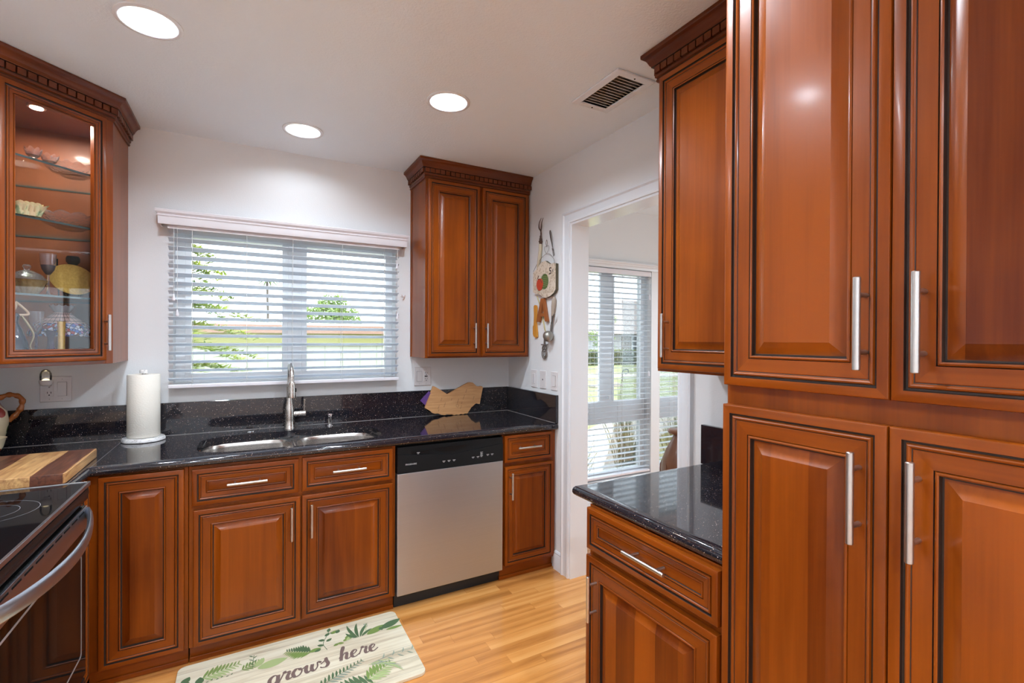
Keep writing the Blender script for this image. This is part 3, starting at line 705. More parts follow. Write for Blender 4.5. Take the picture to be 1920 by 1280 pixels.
# ------------------------------------------------------------------ range
RYA, RYB = -.943, -1.703; RF = -2.190
r = root('electric_range', (-2.52, (RYA+RYB)/2, 0), 'black glass-top electric range with bowed steel handle at lower left', 'range')
MB().box(XL+.03, RF-.035, RYB, RYA, .03, .905).build('body', M['black'], r)
MB().box(XL+.03, RF+.004, RYB, RYA, .905, .926).build('cooktop', M['blackglass'], r, bevel=.004)
tr_ = MB(); tr_.box(RF+.002, RF+.010, RYB-.001, RYA+.001, .915, .9285); tr_.box(XL+.04, RF+.006, RYA-.004, RYA+.001, .920, .9285); tr_.build('cooktop_trim', M['rangesteel'], r, bevel=.001)
mb = MB()
def ringmesh(mb, cx, cy, r0, r1, z, seg=48):
    vs = [(cx+q*math.cos(2*PI*k/seg), cy+q*math.sin(2*PI*k/seg), z) for q in (r0, r1) for k in range(seg)]
    mb.add(vs, [(k, (k+1) % seg, seg+(k+1) % seg, seg+k) for k in range(seg)])
for cx, cy, rr_ in ((-2.36, -1.205, .118), (-2.36, -1.205, .075), (-2.36, -1.53, .09), (-2.68, -1.15, .09), (-2.68, -1.50, .118)): 
    mb = MB(); ringmesh(mb, cx, cy, rr_-.0012, rr_, .9264); mb.build('burner_ring', M['ring'], r)
mb = MB(); pr = [(RF-.03, .905), (RF+.004, .905), (RF+.006, .890), (RF+.002, .868), (RF-.008, .856), (RF-.03, .856)]
mb.prism(pr, lambda u, v, d: (u, d, v), RYB, RYA); mb.build('front_panel', M['black'], r, smooth=40)
dr = MB().box(RF-.035, RF-.002, RYB+.003, RYA-.003, .255, .848).build('oven_door', M['ovenglass'], r, bevel=.004)
mb = MB(); mb.box(RF-.003, RF+.002, RYB+.003, RYA-.003, .770, .846)
mb.build('vent_strip', M['rangesteel'], dr, bevel=.001)
mb = MB()
for k in range(9): mb.box(RF+.001, RF+.003, RYA-.10-k*.075, RYA-.045-k*.075, .832, .837)
mb.build('vent_slots', M['slot'], dr)
mb = MB(); mb.plate(rrect(RYB+.06, RYA-.055, .345, .735, .012), [rrect(RYB+.066, RYA-.061, .351, .729, .010)[::-1]], fn_yz, RF-.002, RF-.0012); mb.build('window_outline', plain('door_print', (.30, .27, .26), .4), dr)
# bowed handle: flat steel band that springs away from the door
pts = []; n = 28
for k in range(n+1):
    q = k/n; y = RYA-.012-(RYA-RYB-.024)*q; bow = math.sin(PI*q)**.8
    pts.append((RF+.006+.056*bow, y, .822-.014*bow))
mb = MB(); vs = []; fs = []
for i, p in enumerate(pts):
    a = Vector(pts[max(i-1, 0)]); b = Vector(pts[min(i+1, n)]); tg = (b-a).normalized(); nn = tg.cross(Vector((0, 0, 1))).normalized()
    for k in range(12):
        an = 2*PI*k/12; vs.append(Vector(p)+nn*(.0085*math.cos(an))+Vector((0, 0, 1))*(.021*math.sin(an)))
for i in range(n):
    for k in range(12): fs.append((i*12+k, i*12+(k+1) % 12, (i+1)*12+(k+1) % 12, (i+1)*12+k))
fs += [tuple(range(12)), tuple(n*12+k for k in range(12))]; mb.add(vs, fs); mb.build('handle', M['rangesteel'], dr, smooth=50)
MB().box(RF-.035, RF-.004, RYB+.003, RYA-.003, .06, .245).build('storage_drawer', M['black'], r, bevel=.004)

# ------------------------------------------------------------------ ceiling lamps and vent
tE = NT('lamp_glow'); e = tE.n('Emission'); e.inputs[0].default_value = (1, .93, .80, 1); e.inputs[1].default_value = 5; tE.l(e.outputs[0], tE.out.inputs[0])
M['bulb'] = tE.m; M['baffle'] = plain('lamp_baffle', (.85, .82, .74), .25)
def can(x, y, label, power=CAN_POWER):
    r = root('recessed_ceiling_light', (x, y, H), label, 'ceiling light', group='recessed ceiling lights')
    MB().openlathe([(.082, .10), (.080, .0), (.083, -.004), (.092, -.006), (.100, -.003), (.100, 0)], (x, y, H), 40).build('trim_ring', M['white'], r, smooth=50, fix=False)
    MB().openlathe([(.0795, .0), (.066, .05), (.060, .09)], (x, y, H), 40).build('baffle', M['baffle'], r, smooth=50, fix=False)
    MB().lathe([(.061, .09), (.061, .085), (.058, .062), (.045, .045), (.025, .036), (0, .033)], (x, y, H), 32).build('bulb', M['bulb'], r, smooth=60)
    o = light('lamp_light', 'AREA', (x, y, H+.028), power, CAN_COLOR, .09); o.parent = r; o.location = (0, 0, .028)
    return r
can(*CANS[0], 'largest recessed ceiling light, at upper left above the range side')
can(*CANS[1], 'recessed ceiling light nearest the wall above the sink window', CAN_POWER*.22)
can(*CANS[2], 'recessed ceiling light in the middle of the ceiling, nearest the air vent')
for k, (x, y) in enumerate(CANS2):
    can(x, y, ['recessed ceiling light over the floor beside the range', 'recessed ceiling light in front of the right wall cabinet and pantry', 'unseen recessed light added for fill near the rear wall, left side', 'unseen recessed light added for fill near the rear wall, right side'][k], CAN_POWER*[1, 1, 3.5, 3.5][k])  # the rear pair is unseen, added to bounce fill light off the walls
can(1.6, -1.6, 'unseen recessed light added to brighten the dining room, left one', CAN_POWER*2.4)  # this lamp and the next are added out of view to brighten the dining room
can(2.9, -2.6, 'unseen recessed light added to brighten the dining room, far right one', CAN_POWER*1.6)
r = root('air_vent', ((VX0+VX1)/2, (VY0+VY1)/2, H), 'white rectangular ceiling air vent with metal louvres beside the right wall cabinet', 'air vent')
mb = MB(); mb.plate([(VX0-.036, VY0-.036), (VX1+.028, VY0-.036), (VX1+.028, VY1+.026), (VX0-.036, VY1+.026)], [[(VX0, VY0), (VX0, VY1), (VX1, VY1), (VX1, VY0)]], fn_xy, H-.010, H-.0005)
mb.build('frame', M['white'], r, bevel=.004)
mb = MB(); n = 13
for k in range(n):
    y = VY0+.010+(VY1-VY0-.02)*k/(n-1); mb.obox(((VX0+VX1)/2, y, H+.002), ((VX1-VX0)/2, 0, 0), (0, .008, .0055), (0, -.0004, .0007))
mb.build('louvres', plain('vent_louvre', (.80, .78, .75), .4), r)
mb = MB(); mb.box(VX0-.004, VX0, VY0, VY1, H, H+.09); mb.box(VX1, VX1+.004, VY0, VY1, H, H+.09); mb.box(VX0, VX1, VY0-.004, VY0, H, H+.09); mb.box(VX0, VX1, VY1, VY1+.004, H, H+.09); mb.box(VX0, VX1, VY0, VY1, H+.085, H+.09)
mb.build('duct', plain('vent_duct', (.30, .27, .25), .7), r)
mb = MB()
for y in (VY0-.016, VY1+.012): mb.lathe([(0, -.0125), (.003, -.012), (.004, -.010), (0, -.0095)], ((VX0+VX1)/2, y, H), 10)
mb.build('screw', M['slot'], r)

# ------------------------------------------------------------------ wall plates
def plate_outlet(mb_d, T, x, z, s=1):
    for dz in (.0195, -.0195):
        for dx in (-.0065, .0065): mb_d.box(x+dx-.0010, x+dx+.0010, -.0095, -.0085, z+dz-.001, z+dz+.008)
        mb_d.lathe([(0, .0085), (.0028, .0085), (.0028, .0095), (0, .0095)], (x, 0, z+dz-.0085), 10, ax='y')
def wallplate(name, T0, w_, gangs, label, cat, h=.124):
    loc = T0.translation; r = bpy.data.objects.new(name, None); COL.objects.link(r); r.matrix_world = T0; W[r] = T0.copy(); r.empty_display_size = .03; tag(r, label, cat, 'switch and outlet plates on the kitchen walls'); T = T0
    mb = MB(T); mb.box(-w_/2, w_/2, -.006, -.0005, -h/2, h/2); mb.build('cover_plate', M['plastic'], r, bevel=.003)
    n = len(gangs)
    for i, g_ in enumerate(gangs):
        cx = (i-(n-1)/2)*.047
        if g_ == 'rocker':
            mb = MB(T); mb.box(cx-.0175, cx+.0175, -.0066, -.005, -.0345, .0345); mb.build('switch_frame', M['slot'], r)
            mb = MB(T); mb.add([(cx-.0165, -.006, -.0335), (cx+.0165, -.006, -.0335), (cx+.0165, -.0072, .0335), (cx-.0165, -.0072, .0335), (cx-.0165, -.0105, -.0335), (cx+.0165, -.0105, -.0335), (cx+.0165, -.0078, .0335), (cx-.0165, -.0078, .0335)],
                               [(0, 1, 2, 3), (4, 5, 6, 7), (0, 1, 5, 4), (1, 2, 6, 5), (2, 3, 7, 6), (3, 0, 4, 7)]); mb.build('rocker_switch', M['plastic'], r)
        elif g_ == 'outlet':
            mb = MB(T); mb.box(cx-.0168, cx+.0168, -.0085, -.005, -.0335, .0335); so = mb.build('socket', M['plastic'], r, bevel=.001)
            mb = MB(T); plate_outlet(mb, T, cx, 0); mb.build('socket_holes', M['slot'], so)
        elif g_ == 'gfci':
            mb = MB(T); mb.box(cx-.0168, cx+.0168, -.0085, -.005, -.0335, .0335); so = mb.build('socket', M['plastic'], r, bevel=.001)
            mb = MB(T); plate_outlet(mb, T, cx, 0); mb.box(cx-.010, cx+.010, -.0093, -.0083, -.003, .003); mb.build('socket_holes', M['slot'], so)
        elif g_ == 'jack':
            mb = MB(T); mb.box(cx-.004, cx+.004, -.0068, -.005, -.004, .004); mb.build('jack', M['slot'], r)
        elif g_ == 'slider':
            mb = MB(T); mb.box(cx-.017, cx+.017, -.0085, -.005, -.034, .034); mb.build('dimmer', M['plastic'], r, bevel=.001)
            mb = MB(T)
            for k in range(7): mb.box(cx-.001, cx+.006, -.009, -.0083, -.026+k*.008, -.0235+k*.008)
            mb.build('dimmer_marks', plain('grey_print', (.30, .30, .34), .5), r)
    mb = MB(T)
    for i in range(n):
        cx = (i-(n-1)/2)*.047
        for dz in (-.048, .048): mb.lathe([(0, .0058), (.0024, .0058), (.0020, .0066), (0, .0068)], (cx, 0, dz), 8, ax='y')
    mb.build('screws', plain('plate_screw', (.5, .48, .48), .4), r)
    return r
wallplate('outlet_plate', Matrix.Translation((-2.516, 0, 1.180)), .118, ['outlet', 'rocker'], 'white outlet and switch plate under the glass corner cabinet', 'outlet')
wallplate('outlet_plate', Matrix.Translation((-.661, 0, 1.182)), .118, ['rocker', 'gfci'], 'white switch and outlet plate on the wall below the two door wall cabinet', 'outlet')
TR = lambda y, z: Matrix.Translation((0, y, z)) @ Matrix.Rotation(-PI/2, 4, 'Z')
wallplate('switch_plate', TR(-.366, 1.172), .072, ['slider'], 'white dimmer plate on the right wall, closest to the corner', 'light switch', h=.118)
wallplate('switch_plate', TR(-.478, 1.172), .072, ['jack'], 'plain white plate with one dark jack, middle of the three on the right wall', 'wall plate', h=.118)
wallplate('switch_plate', TR(-.610, 1.172), .072, ['rocker'], 'white rocker switch plate on the right wall, closest to the doorway', 'light switch', h=.118)
# night light
r = root('night_light', (-2.539, -.02, 1.20), 'plug-in night light with clear dome above the left outlet', 'night light')
NX, NZ = -2.546, 1.222
MB().lathe([(0, -.026), (.012, -.025), (.022, -.016), (.025, -.004), (.0245, .004), (0, .004)], (NX, -.030, NZ), 28, sy=.75).build('base', M['plastic'], r, smooth=50)
MB().openlathe([(.0215, .004), (.0225, .020), (.021, .036), (.015, .050), (.007, .056), (.0005, .0575)], (NX, -.030, NZ), 28).build('dome', thin_glass('clear_plastic', (.93, .93, .95), 1.6), r, smooth=60)
tE = NT('night_glow'); e = tE.n('Emission'); e.inputs[0].default_value = (1, .8, .45, 1); e.inputs[1].default_value = 1.1; tE.l(e.outputs[0], tE.out.inputs[0])
MB().lathe([(0, .012), (.008, .011), (.014, .005), (.014, .004), (0, .004)], (NX, -.030, NZ), 20).build('lamp', tE.m, r, smooth=60)
MB().box(NX-.012, NX+.012, -.022, -.006, NZ-.030, NZ-.004).build('plug', M['plastic'], r)
# small hook by the blind
r = root('wall_hook', (-.795, -.004, 1.71), 'tiny clear hook with tied cord beside the window blind', 'hook')
MB().box(-.812, -.778, -.005, -.0005, 1.708, 1.716).build('hook_base', M['plastic'], r, bevel=.002)
MB().tube(catmull([(-.808, -.010, 1.722), (-.795, -.016, 1.708), (-.785, -.012, 1.720), (-.792, -.012, 1.700), (-.800, -.010, 1.688)], 5), .0018, 6).build('cord', plain('hook_cord', (.62, .42, .34), .7), r)


# ------------------------------------------------------------------ things on the worktop
PX, PYY = -2.155, -.112
r = root('paper_towel_holder', (PX, PYY, CT), 'paper towel roll standing on a white marble holder left of the sink', 'paper towel holder')
t = NT('white_marble'); M['marble'] = t.pbr(t.ramp(noise(t, t.coords('Object', (20, 20, 40)), 2, 5, 2), [(.35, (.50, .48, .47)), (.5, (.82, .80, .79))]), .18, coat=.3)
MB().lathe([(.086, 0), (.090, .003), (.090, .013), (.086, .019), (.080, .020), (0, .020)], (PX, PYY, CT), 8*6, wav=lambda a, r_, z: .018*math.cos(8*a)*(r_ > .05)).build('base', M['marble'], r, smooth=40)
MB().lathe([(.0075, .02), (.0075, .338), (.0165, .340), (.0175, .346), (.0165, .356), (.0135, .358), (0, .358)], (PX, PYY, CT), 24).build('post', M['marble'], r, smooth=40)
t = NT('paper_towel'); M['paper'] = t.pbr((.84, .79, .70), .85, bump=noise(t, t.coords('Object', (1, 1, 2.2)), 120, 2), bstr=.5, bdist=.002, spec=.2)
MB().lathe([(.021, .022), (.066, .022), (.0685, .025), (.0685, .331), (.066, .334), (.021, .334), (.021, .022)], (PX, PYY, CT), 56, wav=lambda a, r_, z: .006*math.sin(3*a+1)*(r_ > .05)).build('paper_roll', M['paper'], r, smooth=40)

# cutting board, striped
t = NT('acacia_stripes'); sx = t.n('SeparateXYZ'); tc = t.n('TexCoord'); t.l(tc.outputs['Object'], sx.inputs[0])
wob = t.mth('MULTIPLY', noise(t, t.coords('Object', (6, 6, 6)), 1, 2), .01)
st = t.mth('ADD', sx.outputs[0], wob)
g = noise(t, t.coords('Object', (60, 5, 60)), 1, 4, 1.2)
lightc = t.ramp(g, [(.3, (.34, .14, .045)), (.7, (.72, .42, .17))]); darkc = t.ramp(g, [(.3, (.055, .016, .010)), (.7, (.20, .065, .03))])
msk = t.ramp(t.mth('MULTIPLY', t.mth('ADD', st, .6), 1.0), [(0, (0, 0, 0)), (.15, (0, 0, 0)), (.27, (1, 1, 1)), (.39, (0, 0, 0)), (.511, (1, 1, 1)), (.5955, (0, 0, 0))], 'CONSTANT')
t2 = t.mix(msk, lightc, darkc); M['board'] = t.pbr(t2, .38, coat=.2)
bd = Matrix.Translation((-2.262, -.885, CT+.0015)) @ Matrix.Rotation(math.radians(.8), 4, 'Z')
mb = MB(bd); mb.prism(rrect(-.55, 0, 0, .45, .012, 3), fn_xy, 0, .036)
o = mb.build('cutting_board', M['board'], None, bevel=.003, smooth=30); o.data.transform(bd.inverted()); o.matrix_world = bd; W[o] = bd
tag(o, 'thick striped dark and light wood cutting board on the left counter', 'cutting board')
mb = MB(bd); mb.box(-.33, -.23, -.0004, .003, .012, .024); mb.build('groove', plain('board_groove', (.03, .015, .01), .6), o)

# bamboo state-shaped board
bp = [(190, 665), (280, 470), (370, 275), (400, 278), (430, 292), (540, 355), (640, 415), (860, 300), (1080, 192), (1140, 186), (1180, 192), (1215, 222), (1250, 255), (1300, 262), (1340, 252), (1370, 258), (1382, 282),
      (1345, 400), (1310, 510), (1285, 595), (1250, 590), (1210, 582), (1175, 602), (1140, 632), (1105, 655), (1080, 688), (1040, 735), (1010, 770), (960, 768), (925, 782), (880, 776), (835, 790), (790, 786), (740, 796), (690, 782), (640, 786), (600, 778), (560, 796), (500, 788), (430, 765), (370, 768), (320, 755), (285, 720), (240, 695)]
def cal(u, v):
    px = 780+u/10.667; py = 700+v/10.667
    return (-.665+(px-797)*.0039, ((774-(px-845)*.06)-py)*.0039+.0045)
bp = [cal(u, v) for u, v in bp]
t = NT('bamboo'); g = noise(t, t.coords('Object', (8, 60, 90)), 1, 3, .3)
M['bamboo'] = t.pbr(t.ramp(g, [(.3, (.58, .28, .105)), (.7, (.72, .39, .17))]), .42, bump=g, bstr=.03)
lean = .045
cbf = lambda u, v, d: (u, -.060+v*lean/.2+d, CT+v)
r = root('bamboo_board', (-.45, -.05, CT), 'light bamboo board cut in the outline of a state, leaning on the splash', 'cutting board')
mb = MB(); mb.prism(bp, cbf, 0, -.013); bo = mb.build('board', M['bamboo'], r, bevel=.001)
mb = MB()
def engr(u, v, w_, h, a):
    cx, cz = cal(u, v); ca, sa = math.cos(a), math.sin(a)
    mb.add([cbf(cx+dx*ca-dz*sa, cz+dx*sa+dz*ca, -.0134) for dx, dz in ((-w_, -h), (w_, -h), (w_, h), (-w_, h))], [(0, 1, 2, 3)])
for u, v, k in ((520, 500, 3), (575, 600, 4), (455, 640, 3), (970, 455, 4), (1030, 340, 3), (1170, 470, 3), (895, 640, 3), (845, 530, 4), (720, 500, 2), (450, 700, 2), (920, 560, 2)):
    for q in range(k): engr(u+(q-k/2)*10, v+(q-k/2)*-22, .0030, .0014, .5)
cc = cal(820, 625)
for r0, r1 in ((.0085, .0100),):
    n = 24; vs = [cbf(cc[0]+q*math.cos(2*PI*k/n), cc[1]+q*math.sin(2*PI*k/n), -.0134) for q in (r0, r1) for k in range(n)]
    mb.add(vs, [(k, (k+1) % n, n+(k+1) % n, n+k) for k in range(n)])
mb.build('engraved_marks', plain('burnt_engraving', (.20, .08, .03), .6), bo, fix=False)
mb = MB(); c0 = cal(300, 500); mb.obox((c0[0]-.012, -.036, CT+c0[1]-.004), (.030, 0, .030), (0, .002, .0005), (-.024, 0, .024))
single(mb, 'packet', plain('purple_packet', (.16, .07, .30), .4), (-.62, -.036, CT), 'purple packet peeking out behind the left end of the bamboo board', 'packet')

# fruit-painted pitcher and bowl at far left
def fruit_mat(name):
    t = NT(name); v = t.coords('Object'); vo = t.n('TexVoronoi'); vo.inputs['Scale'].default_value = 17; t.l(v, vo.inputs['Vector'])
    k = t.mth('LESS_THAN', vo.outputs['Distance'], .42); sc = t.n('SeparateColor'); t.l(vo.outputs['Color'], sc.inputs[0])
    fc = t.ramp(sc.outputs[0], [(0, (.32, .03, .02)), (.45, (.30, .02, .03)), (.6, (.05, .11, .02)), (.8, (.40, .16, .03))], 'CONSTANT')
    return t.pbr(t.mix(k, (.72, .60, .40), fc), .15, coat=.5)
M['fruit'] = fruit_mat('painted_cream_ceramic'); M['branch'] = wood('glazed_branch', 'z', light=(.40, .13, .03), dark=(.15, .04, .015), rough=.2, speck=False)
JX, JY = -2.727, -.165
r = root('pitcher', (JX, JY, CT), 'cream ceramic pitcher with painted fruit and brown branch handle', 'pitcher')
MB().openlathe([(0, .008), (.050, .006), (.055, .0), (.060, .004), (.074, .05), (.088, .105), (.093, .145), (.086, .185), (.068, .215), (.060, .235), (.065, .255), (.068, .257), (.062, .252), (.054, .235), (.06, .21), (.08, .17)], (JX, JY, CT), 40).build('body', M['fruit'], r, smooth=50)
ha = Vector((.875, .48, 0)) if False else Vector((.9, .2, 0)).normalized()
P0 = Vector((JX, JY, CT)); hp = catmull([P0+ha*.058+Vector((0, 0, .245)), P0+ha*.085+Vector((0, 0, .258)), P0+ha*.112+Vector((0, 0, .255)), P0+ha*.132+Vector((0, 0, .235)), P0+ha*.130+Vector((0, 0, .200)), P0+ha*.114+Vector((0, 0, .170)), P0+ha*.090+Vector((0, 0, .140))], 7)
rgn = random.Random(5); MB().tube(hp, .011, 12, rs=[.0105+.0018*math.sin(i*.9)+rgn.uniform(-.0007, .0007) for i in range(len(hp))]).build('handle', M['branch'], r, smooth=60)
BX, BY = -2.668, -.332
single(MB().openlathe([(0, .006), (.026, .004), (.030, 0), (.034, .004), (.052, .022), (.070, .058), (.078, .092), (.080, .094), (.075, .090), (.062, .050), (.040, .020), (0, .012)], (BX, BY, CT), 40),
       'bowl', M['fruit'], (BX, BY, CT), 'small cream bowl with painted fruit in front of the pitcher', 'bowl', smooth=50)

# ------------------------------------------------------------------ inside the glass corner cabinet
S1, S2, S3, S0 = 2.153, 1.917, 1.608, 1.337
wv8 = lambda n_, a_: (lambda a, r_, z: a_*math.cos(n_*a))
def crystal_bowl(x, y, z, R, h, label, n_=12, mat='crystal'):
    pr = [(0, .004), (R*.35, .003), (R*.40, 0), (R*.45, .004), (R*.72, h*.35), (R*.93, h*.8), (R, h), (R*1.0, h*1.02), (R*.90, h*.82), (R*.68, h*.40), (R*.40, .010), (0, .010)]
    mb = MB(); mb.openlathe(pr, (x, y, z), 72, wav=lambda a, r_, zz: .05*math.cos(n_*a)*(r_/R)**3, zw=lambda a, r_, zz: .010*abs(math.cos(n_*a/2))*(zz/h)**4)
    return single(mb, 'crystal_bowl', M[mat], (x, y, z), label, 'bowl', 'crystal bowls in the corner cabinet', smooth=50)
crystal_bowl(-2.400, -.270, S2, .118, .052, 'wide cut crystal bowl with scalloped rim on the middle glass shelf')
crystal_bowl(-2.385, -.275, S1, .100, .038, 'shallow cut crystal dish on the top glass shelf, at its right end', 16)
crystal_bowl(-2.455, -.505, S1, .028, .030, 'tiny crystal salt dish on the top glass shelf, nearest the hinge side', 8)
crystal_bowl(-2.420, -.450, S1, .030, .028, 'tiny crystal dish on the top glass shelf, second from the left', 8)
# leaf-shaped stack of cups
t = NT('leafy_glaze'); sx = t.n('SeparateXYZ'); tc = t.n('TexCoord'); t.l(tc.outputs['Object'], sx.inputs[0])
M['leafy'] = t.pbr(t.ramp(noise(t, t.coords('Object', (60, 60, 12)), 1, 2), [(.38, (.30, .42, .22)), (.5, (.85, .80, .45)), (.64, (.90, .72, .42))]), .25, coat=.4)
mb = MB()
for k in range(4):
    mb.openlathe([(0, .004), (.016, .002), (.018, 0), (.020, .004), (.026, .022), (.036, .042), (.040, .046), (.037, .043), (.022, .015), (0, .008)], (-2.492+k*.013, -.535+k*.013, S2+.001*k), 40, wav=lambda a, r_, z: .10*math.cos(6*a)*(z > .02), zw=lambda a, r_, z: .004*math.cos(6*a)*(z > .03))
single(mb, 'leaf_cups', M['leafy'], (-2.475, -.52, S2), 'nested green and yellow leaf-shaped cups at left of the middle shelf', 'cups', smooth=60)
# gold platter on an easel
nrm = Vector((1, -1, .28)).normalized(); PC = Vector((-2.405, -.235, S3+.086)); ux = Vector((1, 1, 0)).normalized(); uy = nrm.cross(ux)*-1
if uy.z < 0: uy = -uy
def plat(mb, pc, rx_, ry_, mi=0):
    pr = [(0, .0), (.60, .0), (.70, .003), (.95, .011), (1.0, .013), (1.0, .016), (.94, .0145), (.70, .006), (.60, .0035), (0, .0035)]
    vs = []; fs = []; n = 64
    for q, d in pr:
        for k in range(n): a = 2*PI*k/n; vs.append(pc+ux*(q*rx_*math.cos(a))+uy*(q*ry_*math.sin(a))+nrm*d)
    for i in range(len(pr)-1):
        for k in range(n): fs.append((i*n+k, i*n+(k+1) % n, (i+1)*n+(k+1) % n, (i+1)*n+k))
    mb.add(vs, fs, mi)
mb = MB(); plat(mb, PC, .092, .070); r = root('oval_platter', (-2.41, -.22, S3), 'gold oval glass platter standing upright on the lowest glass shelf', 'platter'); mb.build('dish', M['gold'], r, smooth=40)
r = root('plate_easel', (-2.47, -.30, S3), 'thin dark wire easel holding up the gold platter', 'plate stand')
mb = MB(); e0 = PC-ux*.048
mb.tube([e0-nrm*.008+Vector((0, 0, .092)), e0-nrm*.006, Vector((e0.x, e0.y, S3+.004))+nrm*.004, Vector((e0.x, e0.y, S3+.004))+Vector((.03, -.03, 0)), Vector((e0.x, e0.y, S3+.014))+Vector((.034, -.034, 0))], .0028, 8)
e1 = PC+ux*.030
mb.tube([e1-nrm*.008+Vector((0, 0, .05)), e1-nrm*.006, Vector((e1.x, e1.y, S3+.004))+nrm*.004, Vector((e1.x, e1.y, S3+.004))+Vector((.03, -.03, 0))], .0028, 8)
mb.build('wire', M['slot'], r, smooth=50)
mb = MB(); mb.openlathe([(0, .004), (.022, 0), (.024, .004), (.030, .03), (.040, .07), (.043, .088), (.040, .086), (.028, .03), (0, .008)], (-2.300, -.170, S3), 32, wav=wv8(10, .04)); single(mb, 'gold_glass', M['gold'], (-2.300, -.170, S3), 'fluted gold glass cup at the right end of the lowest glass shelf', 'cup', smooth=50)
single(MB().lathe([(.030, 0), (.036, .02), (.040, .06), (.036, .10), (.016, .13), (.012, .14), (.014, .17), (.026, .185), (.027, .20), (.022, .212), (0, .216)], (-2.43, -.10, S3), 28), 'blue_bottle', M['blueg'], (-2.43, -.10, S3), 'blue glass bottle standing behind the gold platter', 'bottle', smooth=50)
# amber lidded casserole
r = root('covered_dish', (-2.50, -.415, S3), 'amber cut-glass covered dish at left of the lowest glass shelf', 'covered dish')
MB().openlathe([(0, .006), (.030, 0), (.034, .004), (.050, .03), (.062, .060), (.064, .062), (.058, .055), (.040, .015), (0, .01)], (-2.50, -.415, S3), 48, wav=wv8(16, .03)).build('bowl', M['amber'], r, smooth=50)
MB().openlathe([(.064, .062), (.058, .070), (.045, .086), (.020, .100), (.008, .104), (.010, .110), (.014, .118), (.010, .126), (0.0, .128)], (-2.50, -.415, S3), 48, wav=wv8(16, .02)).build('lid', M['crystal'], r, smooth=50)
# goblet, three glasses
def goblet(x, y, z, H_, R, name, label, mb_, ms, cat='goblet', cupfrac=.42):
    r = root(name, (x, y, z), label, cat)
    s = H_; c0 = s*(1-cupfrac)
    MB().lathe([(R*.85, 0), (R*.80, .003), (R*.25, .008), (.0045, .02), (.0042, c0*.45), (.007, c0*.5), (.0042, c0*.55), (.0045, c0*.95), (.006, c0)], (x, y, z), 28).build('stem', M[ms], r, smooth=60)
    MB().openlathe([(0, c0), (R*.3, c0+s*.01), (R*.75, c0+s*.12), (R*.95, c0+s*.26), (R, s), (R*.97, s), (R*.90, c0+s*.26), (R*.68, c0+s*.13), (0, c0+s*.02)], (x, y, z), 32).build('cup', M[mb_], r, smooth=60)
    return r
g_ = goblet(-2.438, -.400, S3, .178, .027, 'wine_glass', 'tall wine glass with deep blue bowl on the lowest glass shelf', 'clear', 'clear', 'wine glass', .50)
MB().lathe([(0, .0895), (.008, .091), (.0200, .112), (.0235, .130), (0, .130)], (-2.438, -.400, S3), 28).build('blue_overlay', plain('blue_overlay', (.05, .04, .16), .1), g_, smooth=60)
goblet(-2.475, -.400, S0, .205, .024, 'purple_goblet', 'clear goblet with purple glass foot on the cabinet floor', 'clear', 'purple', cupfrac=.45)
MB().lathe([(.024, 0), (.022, .01), (.012, .06), (.010, .09), (.014, .115), (0, .12)], (-2.44, -.38, S0), 24)
single(MB().openlathe([(0, .004), (.020, 0), (.021, .004), (.013, .055), (.011, .09), (.020, .125), (.018, .124), (.009, .09), (0, .05)], (-2.437, -.370, S0), 28), 'purple_vase', M['purple'], (-2.437, -.370, S0), 'small purple glass vase on the cabinet floor before the coloured lamp', 'vase', smooth=60)
single(MB().openlathe([(0, .004), (.018, 0), (.018, .006), (.012, .03), (.0125, .10), (.014, .165), (.012, .165), (.010, .10), (0, .02)], (-2.412, -.335, S0), 28), 'gold_flute', M['gold'], (-2.412, -.335, S0), 'slender gold glass flute on the cabinet floor, right of the purple vase', 'vase', smooth=60)
# stained glass lamp
LX, LY = -2.440, -.215
r = root('stained_glass_lamp', (LX, LY, S0), 'table lamp with white, blue and red leaded glass shade in the corner cabinet', 'lamp')
MB().lathe([(.045, 0), (.045, .006), (.030, .014), (.012, .022), (.009, .06), (.013, .08), (.007, .10), (.006, .22), (0, .235)], (LX, LY, S0), 28).build('base', plain('bronze', (.07, .035, .02), .35, .8), r, smooth=50)
t = NT('leaded_glass'); tc = t.n('TexCoord'); sx = t.n('SeparateXYZ'); t.l(tc.outputs['Object'], sx.inputs[0])
ang = t.mth('ARCTAN2', sx.outputs[1], sx.outputs[0]); zz = sx.outputs[2]
fa = t.mth('FRACT', t.mth('MULTIPLY', t.mth('ADD', ang, PI), 26/(2*PI))); fz = t.mth('FRACT', t.mth('MULTIPLY', zz, 60))
lead = t.mth('MAXIMUM', t.mth('LESS_THAN', fa, .12), t.mth('LESS_THAN', fz, .14))
vo = t.n('TexVoronoi'); vo.inputs['Scale'].default_value = 75; vo.feature = 'DISTANCE_TO_EDGE'; t.l(tc.outputs['Object'], vo.inputs['Vector'])
vc = t.n('TexVoronoi'); vc.inputs['Scale'].default_value = 75; t.l(tc.outputs['Object'], vc.inputs['Vector'])
sc = t.n('SeparateColor'); t.l(vc.outputs['Color'], sc.inputs[0])
flow = t.ramp(sc.outputs[0], [(0, (.55, .60, .75)), (.3, (.10, .18, .50)), (.5, (.70, .70, .78)), (.66, (.30, .02, .03)), (.78, (.45, .25, .45)), (.9, (.16, .05, .02))], 'CONSTANT')
low = t.mth('LESS_THAN', zz, .160)
lead2 = t.mth('LESS_THAN', vo.outputs['Distance'], .07)
colr = t.mix(low, (.72, .52, .46), flow); ld = t.mth('ADD', t.mth('MULTIPLY', low, lead2), t.mth('MULTIPLY', t.mth('SUBTRACT', 1.0, low), lead))
M['leaded'] = t.pbr(t.mix(ld, colr, (.03, .015, .012)), .25)
